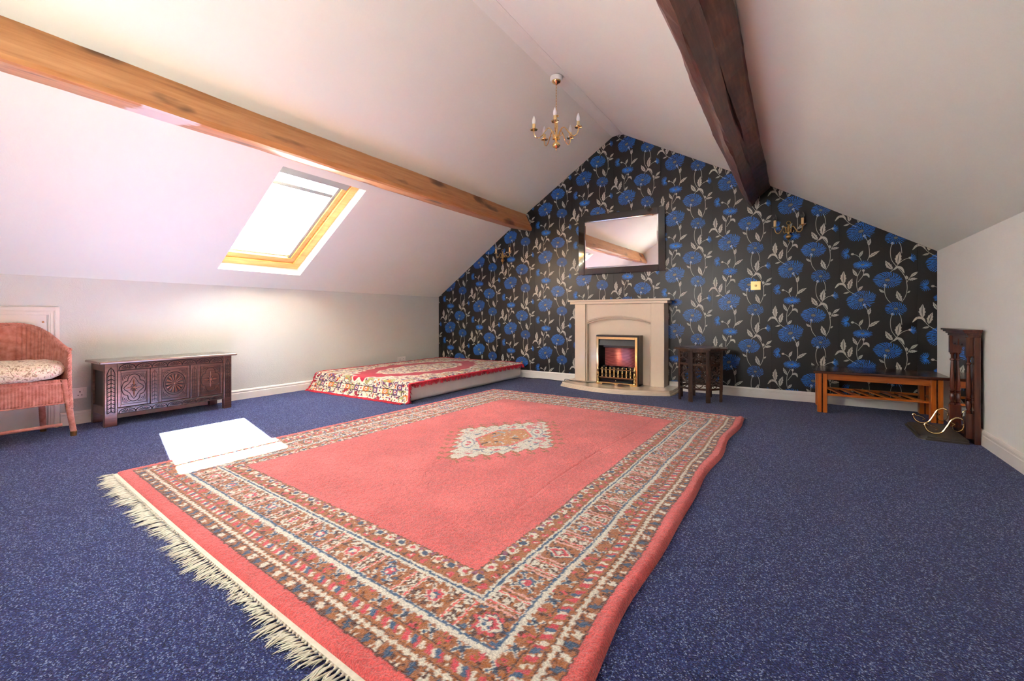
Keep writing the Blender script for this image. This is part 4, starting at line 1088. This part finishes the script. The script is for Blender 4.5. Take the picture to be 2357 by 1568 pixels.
# electric fire
ef = thing('electric_fire', 'black and brass electric fire with coals standing on the cream hearth', 'heater', (-1.725, 4.98, 0.05))
x0, x1, z0, z1, yf = -1.975, -1.470, 0.0505, 0.622, 4.905
bs = MB(); bs.box(x0, x0+0.022, yf, 5.068, z0, z1); bs.box(x1-0.022, x1, yf, 5.068, z0, z1); bs.box(x0+0.022, x1-0.022, yf, 5.068, z1-0.022, z1); bs.box(x0+0.022, x1-0.022, 5.04, 5.068, z0, z1-0.022)
bs.build('casing', MT['blackm'], ef, bevel=0.003)
bf = MB(); bf.box(x0+0.008, x0+0.036, yf-0.016, yf-0.0005, z0, z1-0.02); bf.box(x1-0.040, x1-0.012, yf-0.016, yf-0.0005, z0, z1-0.02); bf.box(x0+0.036, x1-0.040, yf-0.016, yf-0.0005, z1-0.050, z1-0.02)
bf.build('brass_trim', MT['brass'], ef, bevel=0.003)
ca = MB(); a0, a1 = x0+0.038, x1-0.042
ca.hexa([(a0, yf-0.004, z1-0.120), (a1, yf-0.004, z1-0.120), (a1, 5.0, z1-0.120), (a0, 5.0, z1-0.120)], [(a0, yf+0.012, z1-0.052), (a1, yf+0.012, z1-0.052), (a1, 5.0, z1-0.052), (a0, 5.0, z1-0.052)])
cao = ca.build('canopy', MT['grey'], ef, bevel=0.002)
sl_ = MB()
for k in range(6):
    xc = (a0+a1)/2+(-0.135+0.038*k if k < 3 else 0.05+0.038*(k-3)); zc = z1-0.080
    sl_.hexa([(xc-0.002, yf+0.001, zc-0.014), (xc+0.001, yf+0.001, zc-0.014), (xc+0.001, yf+0.01, zc-0.014), (xc-0.002, yf+0.01, zc-0.014)], [(xc+0.002, yf+0.0055, zc+0.012), (xc+0.005, yf+0.0055, zc+0.012), (xc+0.005, yf+0.014, zc+0.012), (xc+0.002, yf+0.014, zc+0.012)])
sl_.build('vent_slots', MT['black_plastic'], cao)
MB().box(a0+0.02, a1-0.02, 4.975, 4.995, z1-0.150, z1-0.122).build('heater_grille', MT['blackm'], ef, bevel=0.003)
scr = MB(); n = 16
pv = []; 
for i in range(n+1):
    a = -0.5+i/n; pv += [(-1.722+a*0.37, 5.015+0.05*(1-(2*a)**2)*0.4, z0+0.20), (-1.722+a*0.37, 5.015+0.05*(1-(2*a)**2)*0.4, z1-0.155)]
scr.add(pv, [(2*i, 2*i+2, 2*i+3, 2*i+1) for i in range(n)])
m_, nt, b = new_mat('rug_reflection_screen'); vv_ = coords(nt, (1, 1, 2.2)); w = N(nt, 'ShaderNodeTexWave'); w.wave_type = 'RINGS'; w.rings_direction = 'Y'; w.inputs['Scale'].default_value = 9; w.inputs['Distortion'].default_value = 3
mp = N(nt, 'ShaderNodeMapping'); mp.inputs['Location'].default_value = (0, 0, -0.30); nt.links.new(vv_, mp.inputs[0]); nt.links.new(mp.outputs[0], w.inputs['Vector'])
nt.links.new(ramp(nt, w.outputs['Fac'], [(0.2, srgb(120, 62, 60)), (0.8, srgb(168, 92, 88))]), b.inputs['Base Color']); b.inputs['Roughness'].default_value = 0.14; b.inputs['Metallic'].default_value = 0.35  # reddish base colour imitates the rug's reflection in the screen
scr.build('flame_screen', m_, ef, True)
co = MB(); rc = random.Random(12)
for k in range(46):
    c_ = (rc.uniform(a0+0.03, a1-0.03), rc.uniform(4.93, 5.0), z0+0.125+rc.uniform(0, 0.075)); co.ball(c_, rc.uniform(0.013, 0.024), 6, 4, (1.2, 0.9, rc.uniform(0.6, 0.9)))
co.build('coals', plain('painted_coal', srgb(34, 24, 22), 0.5, var=0.6, scale=30), ef, kind='stuff')
MB().box(a0, a1, 4.915, 5.0, z0+0.075, z0+0.125).build('coal_tray', MT['blackm'], ef, bevel=0.004)
for k in range(8):
    xc = a0+0.045+(a1-a0-0.09)*k/7; zb = z0+0.088
    MB().lathe([(0.003, 0), (0.009, 0.004), (0.009, 0.012), (0.005, 0.018), (0.0105, 0.024), (0.011, 0.045), (0.006, 0.080), (0.004, 0.094), (0.0075, 0.099), (0.0085, 0.105), (0.0065, 0.112), (0, 0.115)], (xc, 4.885, zb), 12).build('spindle', MT['brass'], ef, True)
rb = MB(); rb.box(a0+0.012, a1-0.012, 4.879, 4.891, z0+0.078, z0+0.088); rb.tube([(a0+0.01, 4.893, z0+0.175), (a1-0.01, 4.893, z0+0.175)], 0.003, 6); rb.build('fret_rail', MT['brass'], ef, bevel=0.0)
for xc in (a0-0.002, a1+0.002):
    MB().lathe([(0.010, 0), (0.014, 0.008), (0.014, 0.030), (0.007, 0.040), (0.012, 0.050), (0.013, 0.062), (0.006, 0.080), (0.009, 0.092), (0.014, 0.108), (0.011, 0.135), (0.006, 0.165), (0.010, 0.172), (0.010, 0.180), (0.004, 0.190), (0.002, 0.215), (0, 0.222)], (xc, 4.875, z0), 12).build('corner_post', MT['brass'], ef, True)
asp = MB().box(a0+0.018, a1-0.018, 4.878, 4.905, z0+0.028, z0+0.075).build('ashpan', MT['blackg'], ef, bevel=0.004)
MB().ball(((a0+a1)/2, 4.872, z0+0.052), 0.007, 10, 6).build('knob', MT['brass'], asp, True)
ft = MB(); ft.box(a0+0.015, a1-0.015, 4.874, 4.884, z0+0.018, z0+0.028)
for xc in (a0+0.03, (a0+a1)/2, a1-0.03):
    ft.hexa([(xc-0.013, 4.874, z0), (xc+0.013, 4.874, z0), (xc+0.013, 4.884, z0), (xc-0.013, 4.884, z0)], [(xc-0.024, 4.874, z0+0.018), (xc+0.024, 4.874, z0+0.018), (xc+0.024, 4.884, z0+0.018), (xc-0.024, 4.884, z0+0.018)])
ft.build('brass_feet', MT['brass'], ef)

# ------------------------------------------------------------------ wall mirror
mr = thing('wall_mirror', 'wide mirror in a wide black gloss frame above the fireplace', 'mirror', (-1.785, YB, 1.73))
mx0, mx1, mz0, mz1, bw = -2.318, -1.248, 1.361, 2.101, 0.077
YM = YB-0.034
fmb = MB(); fmb.box(mx0, mx0+bw, YM, YB-0.003, mz0, mz1); fmb.box(mx1-bw, mx1, YM, YB-0.003, mz0, mz1); fmb.box(mx0+bw+0.0004, mx1-bw-0.0004, YM, YB-0.003, mz1-bw, mz1); fmb.box(mx0+bw+0.0004, mx1-bw-0.0004, YM, YB-0.003, mz0, mz0+bw)
fo = fmb.build('frame', MT['blackg'], mr, bevel=0.004)
gx0, gx1, gz0, gz1, be, yg = mx0+bw, mx1-bw, mz0+bw, mz1-bw, 0.018, YB-0.024
g = MB(); g.add([(gx0, yg+0.0025, gz0), (gx1, yg+0.0025, gz0), (gx1, yg+0.0025, gz1), (gx0, yg+0.0025, gz1), (gx0+be, yg, gz0+be), (gx1-be, yg, gz0+be), (gx1-be, yg, gz1-be), (gx0+be, yg, gz1-be)],
      [(4, 5, 6, 7), (0, 1, 5, 4), (1, 2, 6, 5), (2, 3, 7, 6), (3, 0, 4, 7)])
go = g.build('mirror_glass', MT['mirror'], mr)
# the mirror hangs with its top tipped a touch forward
for o in (fo, go):
    o.rotation_euler = (math.radians(0.6), 0, 0)

# ------------------------------------------------------------------ wall lights
def sconce(cx, y, label):
    t = thing('wall_light', label, 'wall light', (cx, y, 1.667), 'brass two candle wall lights on the floral wall')
    cy = y-0.078
    bp = MB().lathe([(0, 0), (0.020, 0), (0.021, 0.003), (0.016, 0.008), (0.010, 0.014), (0.008, 0.030), (0, 0.031)], (cx, y-0.001, 1.690), 20, Matrix.Rotation(PI/2, 4, 'X')); bp.tube([(cx, y-0.02, 1.690), (cx, cy, 1.690)], 0.006, 8); bp.build('backplate', MT['brass_old'], t, True)
    bd = MB().lathe([(0, 1.572), (0.006, 1.576), (0.008, 1.583), (0.004, 1.590), (0.006, 1.596), (0.018, 1.604), (0.0255, 1.618), (0.026, 1.628), (0.018, 1.642), (0.008, 1.650), (0.012, 1.656), (0.012, 1.672), (0.008, 1.680), (0.012, 1.690), (0.013, 1.712), (0.008, 1.735), (0.006, 1.742), (0, 1.745)], (cx, cy, 0), 20)
    bd.build('baluster', MT['brass_old'], t, True)
    MB().tube([(cx+0.017*math.cos(a), cy, 1.760+0.017*math.sin(a)) for a in [2*PI*k/16 for k in range(16)]], 0.0032, 6, closed=True).build('hanging_ring', MT['brass_old'], t, True)
    for sg in (-1, 1):
        x = lambda d: cx+sg*d
        pt = [(x(0.008), cy, 1.665), (x(0.020), cy, 1.672), (x(0.022), cy, 1.705), (x(0.032), cy, 1.723), (x(0.046), cy, 1.717), (x(0.066), cy, 1.682), (x(0.086), cy, 1.664), (x(0.106), cy, 1.675), (x(0.114), cy, 1.700), (x(0.115), cy, 1.722)]
        am = MB().tube(spline(pt, 6), 0.0042, 8); am.tube(spline([(x(0.020), cy, 1.672), (x(0.030), cy, 1.664), (x(0.040), cy, 1.668), (x(0.042), cy, 1.686)], 5), 0.003, 6)
        am.build('arm', MT['brass_old'], t, True)
        MB().lathe([(0.004, 0), (0.010, 0.003), (0.026, 0.006), (0.028, 0.010), (0.012, 0.010), (0, 0.010)], (x(0.115), cy, 1.722), 18).build('drip_pan', MT['brass_old'], t, True)
        MB().lathe([(0.0115, 0), (0.0115, 0.062), (0.0105, 0.064)], (x(0.115), cy, 1.7325), 16).build('candle_sleeve', MT['sleeve'], t, True)
        MB().lathe([(0.0095, 0), (0.0145, 0.008), (0.0165, 0.020), (0.0145, 0.036), (0.008, 0.052), (0.002, 0.062), (0, 0.064)], (x(0.115), cy, 1.797), 16).build('bulb', MT['clearbulb'], t, True)
m_, nt, b = new_mat('clear_bulb_glass'); b.inputs['Base Color'].default_value = (0.95, 0.95, 0.95, 1); b.inputs['Transmission Weight'].default_value = 1.0; b.inputs['Roughness'].default_value = 0.03; b.inputs['IOR'].default_value = 1.35
MT['clearbulb'] = m_
sconce(-0.055, YB, 'brass twin candle wall light right of the mirror near the dark beam')
sconce(-3.45, YB, 'brass twin candle wall light left of the mirror below the pine beam')

# ------------------------------------------------------------------ chandelier
cl = thing('chandelier', 'polished brass five arm candle chandelier on a chain below the ridge', 'chandelier', (-1.845, 3.62, 3.03))
X0, Y0 = -1.845, 3.62
MB().lathe([(0, 3.000), (0.048, 3.002), (0.056, 3.012), (0.056, 3.036), (0, 3.037)], (X0, Y0, 0), 24).build('ceiling_pattress', MT['white_plastic'], cl, True)
MB().lathe([(0, 2.962), (0.008, 2.966), (0.012, 2.974), (0.034, 2.984), (0.042, 2.996), (0.042, 2.9995), (0, 2.9996)], (X0, Y0, 0), 24).build('ceiling_cup', MT['brass'], cl, True)
for k in range(10):
    z = 2.950-k*0.0245
    pts = []
    for i in range(12):
        a = 2*PI*i/12; w = 0.0065*math.cos(a); h = 0.0155*math.sin(a)
        pts.append((X0+(w if k % 2 else 0), Y0+(0 if k % 2 else w), z+h))
    MB().tube(pts, 0.0017, 5, closed=True).build('chain_link', MT['brass'], cl, True)
MB().lathe([(0, 2.360), (0.005, 2.363), (0.008, 2.371), (0.004, 2.378), (0.010, 2.384), (0.027, 2.392), (0.0365, 2.407), (0.037, 2.416), (0.028, 2.432), (0.012, 2.441), (0.009, 2.450), (0.016, 2.458), (0.034, 2.466), (0.036, 2.474), (0.028, 2.478), (0.028, 2.500), (0.018, 2.506), (0.010, 2.516), (0.012, 2.54), (0.016, 2.58), (0.010, 2.63), (0.006, 2.66), (0.008, 2.668), (0.024, 2.676), (0.024, 2.681), (0.006, 2.684), (0.004, 2.705), (0, 2.706)], (X0, Y0, 0), 24).build('baluster', MT['brass'], cl, True)
for k in range(5):
    a = math.radians(-66+72*k); cx_, sx_ = math.cos(a), math.sin(a)
    pt = [(0.026, 2.490), (0.034, 2.515), (0.052, 2.556), (0.078, 2.562), (0.105, 2.530), (0.135, 2.490), (0.165, 2.468), (0.192, 2.474), (0.207, 2.500), (0.210, 2.528)]
    am = MB().tube(spline([(X0+r*cx_, Y0+r*sx_, z) for r, z in pt], 6), 0.0046, 8)
    am.tube(spline([(X0+r*cx_, Y0+r*sx_, z) for r, z in ((0.030, 2.500), (0.046, 2.488), (0.056, 2.494), (0.054, 2.51))], 5), 0.0025, 6)
    am.build('arm', MT['brass'], cl, True)
    px_, py_ = X0+0.21*cx_, Y0+0.21*sx_
    MB().lathe([(0.004, 0), (0.012, 0.003), (0.030, 0.007), (0.034, 0.013), (0.032, 0.014), (0.014, 0.010), (0, 0.010)], (px_, py_, 2.527), 20).build('drip_pan', MT['brass'], cl, True)
    MB().lathe([(0.0145, 0), (0.0145, 0.050), (0.0135, 0.052)], (px_, py_, 2.5375), 16).build('candle_sleeve', MT['sleeve'], cl, True)
    MB().lathe([(0.012, 0), (0.0165, 0.010), (0.0175, 0.022), (0.015, 0.040), (0.008, 0.060), (0.0025, 0.073), (0, 0.075)], (px_, py_, 2.590), 16).build('bulb', MT['bulb'], cl, True)

# ------------------------------------------------------------------ carved octagonal table
ot = thing('carved_side_table', 'small dark pierced and carved octagonal folding side table right of the fireplace', 'side table', (-0.807, 4.782, 0))
TXc, TYc, TR_ = -0.807, 4.782, 0.218
ov = [(TXc+TR_*math.cos(math.radians(-106+45*k)), TYc+TR_*math.sin(math.radians(-106+45*k))) for k in range(8)]
tp = MB()
for r, za, zb in ((0.262, 0.508, 0.518), (0.268, 0.518, 0.526), (0.20, 0.526, 0.530)):
    tp.prism([(TXc+r*math.cos(math.radians(-106+45*k)), TYc+r*math.sin(math.radians(-106+45*k))) for k in range(8)], lambda p, t: (p[0], p[1], t), za, zb)
tp.build('table_top', MT['sheesham'], ot)
def quadbar(mb, a, b, f0, f1, z0, z1, th=0.014, out=0.0):
    ax, ay = a; bx_, by = b; dx, dy = bx_-ax, by-ay; l = math.hypot(dx, dy); nx_, ny_ = dy/l, -dx/l
    p = lambda f, o: (ax+dx*f+nx_*o, ay+dy*f+ny_*o)
    c = [p(f0, out), p(f1, out), p(f1, out-th), p(f0, out-th)]
    mb.hexa([(x, y, z0) for x, y in c], [(x, y, z1) for x, y in c])
rr0 = random.Random(31)
for k in range(8):
    a, b = ov[k], ov[(k+1) % 8]
    pn = MB()
    for f0, f1 in ((0.0, 0.15), (0.85, 1.0)): quadbar(pn, a, b, f0, f1, 0.0, 0.507)
    for z0_, z1_ in ((0.118, 0.138), (0.356, 0.378), (0.486, 0.507)): quadbar(pn, a, b, 0.1502, 0.8498, z0_, z1_)
    quadbar(pn, a, b, 0.01, 0.14, 0.10, 0.50, 0.004, 0.003); quadbar(pn, a, b, 0.86, 0.99, 0.10, 0.50, 0.004, 0.003)
    po = pn.build('leaf_panel', MT['sheesham'], ot, bevel=0.0015, seg=1)
    ax, ay = a; dx, dy = b[0]-ax, b[1]-ay; l = math.hypot(dx, dy); nx_, ny_ = dy/l, -dx/l
    P3 = lambda f, z, o=-0.006: (ax+dx*f+nx_*o, ay+dy*f+ny_*o, z)
    ft_ = MB()
    for z0_, z1_ in ((0.138, 0.356), (0.378, 0.486)):
        # pierced vine: main stem, curls and leaves
        nv = 3 if z1_-z0_ > 0.15 else 2; H_ = z1_-z0_
        stem = [P3(0.5+0.22*math.sin(i/12*PI*nv), z0_+H_*i/12) for i in range(13)]
        ft_.tube(stem, 0.0045, 5); ft_.tube([P3(0.5-0.22*math.sin(i/12*PI*nv), z0_+H_*i/12) for i in range(13)], 0.0035, 5)
        for q_ in range(nv*4):
            fc, zc = rr0.uniform(0.22, 0.78), z0_+H_*(0.08+0.84*(q_+0.5)/(nv*4)); s0 = rr0.uniform(0, 6.28); r0_ = rr0.uniform(0.010, 0.016)
            ft_.tube([P3(fc+r0_*(1-i/11*0.75)*math.cos(s0+i*0.62)/l, zc+r0_*(1-i/11*0.75)*math.sin(s0+i*0.62)) for i in range(10)], [0.0042-0.0002*i for i in range(10)], 5)
            ft_.ball(P3(fc, zc, -0.003), 0.0055, 6, 4, (1, 1, 1.2))
            f2_ = 0.19 if q_ % 2 else 0.81; ft_.ball(P3(f2_, zc, -0.004), 0.010, 6, 4, (1, 1, 0.6))
    ft_.build('pierced_fretwork', MT['sheesham'], po, True)

# ------------------------------------------------------------------ low bench table in the right corner
bt = thing('coffee_table', 'low teak coffee table with dark top and slatted shelf in the right corner', 'coffee table', (0.57, 4.93, 0))
bx0, bx1, by0, by1 = 0.163, 0.972, 4.70, 5.155
MB().box(bx0-0.030, bx1+0.042, 4.655, 5.178, 0.344, 0.366).build('table_top', MT['walnut'], bt, bevel=0.006, seg=3)
for xa in (bx0, bx1-0.072):
    for ya in (by0, by1-0.072):
        lg = MB(); lg.box(xa, xa+0.0315, ya, ya+0.072, 0, 0.3435); lg.box(xa+0.0405, xa+0.072, ya, ya+0.072, 0, 0.3435); lo = lg.build('leg', MT['orange'], bt, bevel=0.003)
        MB().box(xa+0.0317, xa+0.0403, ya+0.004, ya+0.068, 0.001, 0.3433).build('inlay_strip', MT['walnut'], lo)
ra_ = MB().box(bx0+0.0725, bx1-0.0725, by0+0.006, by0+0.026, 0.288, 0.3433).build('apron', MT['orange_x'], bt, bevel=0.002)
MB().box(bx0+0.0725, bx1-0.0725, by1-0.026, by1-0.006, 0.288, 0.3433).build('apron', MT['orange_x'], bt, bevel=0.002)
for xa in (bx0+0.01, bx1-0.03): MB().box(xa, xa+0.02, by0+0.0725, by1-0.0725, 0.288, 0.3433).build('apron', MT['orange'], bt, bevel=0.002)
for ya in (by0+0.008, by1-0.030): MB().box(bx0+0.0725, bx1-0.0725, ya, ya+0.022, 0.150, 0.168).build('shelf_rail', MT['orange_x'], bt, bevel=0.002)
for xa in (bx0+0.012, bx1-0.036): MB().box(xa, xa+0.024, by0+0.0725, by1-0.0725, 0.150, 0.168).build('shelf_rail', MT['orange'], bt, bevel=0.002)
for k in range(6):
    xs = bx0+0.085+k*0.098; w = 0.036; y0_, y1_ = by0+0.0305, by1-0.0305; sh_ = 0.10
    c = [(xs+sh_, y0_), (xs+w+sh_, y0_), (xs+w, y1_), (xs, y1_)]
    MB().hexa([(x, y, 0.153) for x, y in c], [(x, y, 0.165) for x, y in c]).build('shelf_slat', MT['orange'], bt, bevel=0.002)

# ------------------------------------------------------------------ narrow hall mirror stand against the right wall
hs = thing('mirror_stand', 'dark mahogany mirror stand with turned columns and brass scrolls by the right wall', 'mirror stand', (0.95, 4.28, 0))
MB().box(0.986, 1.0165, 4.055, 4.51, 0.0, 0.70).build('back_board', MT['mahog'], hs, bevel=0.002)
MB().box(0.9835, 0.9856, 4.12, 4.445, 0.075, 0.66).build('mirror_glass', MT['mirror'], hs)
co_ = MB()
for g_, za, zb in ((0.0, 0.700, 0.716), (0.010, 0.716, 0.728), (0.022, 0.728, 0.740), (0.032, 0.740, 0.752)): co_.box(0.955-g_, 1.0165, 4.052-g_, 4.513+g_, za, zb)
co_.build('cornice', MT['mahog'], hs, bevel=0.002)
fz = MB(); n = 24; ys = [4.13+(4.44-4.13)*i/n for i in range(n+1)]
lo_ = [0.655-0.018*abs(math.sin(PI*4*(y-4.13)/(4.44-4.13)))+(0.03 if abs(y-4.285) < 0.02 else 0) for y in ys]
for i in range(n): fz.hexa([(0.962, ys[i], lo_[i]), (0.962, ys[i+1], lo_[i+1]), (0.975, ys[i+1], lo_[i+1]), (0.975, ys[i], lo_[i])], [(0.962, ys[i], 0.6998), (0.962, ys[i+1], 0.6998), (0.975, ys[i+1], 0.6998), (0.975, ys[i], 0.6998)])
fz.build('shaped_frieze', MT['mahog'], hs)
for yc in (4.103, 4.463):
    cpo = MB(); cpo.box(0.953, 0.9855, yc-0.0165, yc+0.0165, 0.03, 0.195); cpo.box(0.953, 0.9855, yc-0.0165, yc+0.0165, 0.575, 0.6995)
    pr = [(0.013, 0.195), (0.016, 0.20), (0.016, 0.208), (0.009, 0.214), (0.015, 0.235), (0.016, 0.255), (0.010, 0.275), (0.017, 0.281), (0.011, 0.288), (0.017, 0.295), (0.011, 0.302), (0.0155, 0.33), (0.0145, 0.38), (0.010, 0.50), (0.0085, 0.515), (0.015, 0.521), (0.015, 0.528), (0.009, 0.534), (0.0095, 0.560), (0.015, 0.568), (0.015, 0.575)]
    cpo.lathe([(a*0.92, b) for a, b in pr], (0.969, yc, 0), 14); cpo.build('turned_column', MT['mahog'], hs, True)
bs_ = MB(); bs_.prism([(0.745, 4.03), (0.9575, 4.03), (0.9575, 4.535), (0.745, 4.535), (0.712, 4.50), (0.712, 4.065)], lambda p, t: (p[0], p[1], t), 0.0, 0.012)
bs_.prism([(0.755, 4.04), (0.957, 4.04), (0.957, 4.525), (0.755, 4.525), (0.724, 4.495), (0.724, 4.07)], lambda p, t: (p[0], p[1], t), 0.012, 0.026)
bs_.build('base_board', MT['slate'], hs)
for yc in (4.103, 4.463):
    X = lambda d: 0.947-d
    sc_ = MB().tube(spline([(X(0.0), yc, 0.115), (X(0.006), yc, 0.145), (X(0.030), yc, 0.157), (X(0.060), yc, 0.140), (X(0.082), yc, 0.095), (X(0.108), yc, 0.050), (X(0.145), yc, 0.037), (X(0.180), yc, 0.052), (X(0.196), yc, 0.085), (X(0.190), yc, 0.100), (X(0.180), yc, 0.094)], 6), [0.0035+0.002*math.sin(PI*i/60) for i in range(61)], 8)
    sc_.tube(spline([(X(0.19), yc, 0.088), (X(0.165), yc, 0.088), (X(0.140), yc, 0.078), (X(0.128), yc, 0.065), (X(0.140), yc, 0.060)], 5), 0.0022, 6)
    sc_.tube(spline([(X(0.0), yc, 0.112), (X(0.008), yc, 0.082), (X(0.030), yc, 0.066), (X(0.052), yc, 0.076), (X(0.056), yc, 0.100), (X(0.044), yc, 0.112), (X(0.062), yc, 0.122)], 5), 0.0026, 6)
    sc_.ball((X(0.002), yc, 0.112), 0.006, 8, 6)
    sc_.build('brass_scroll', MT['brass'], hs, True)
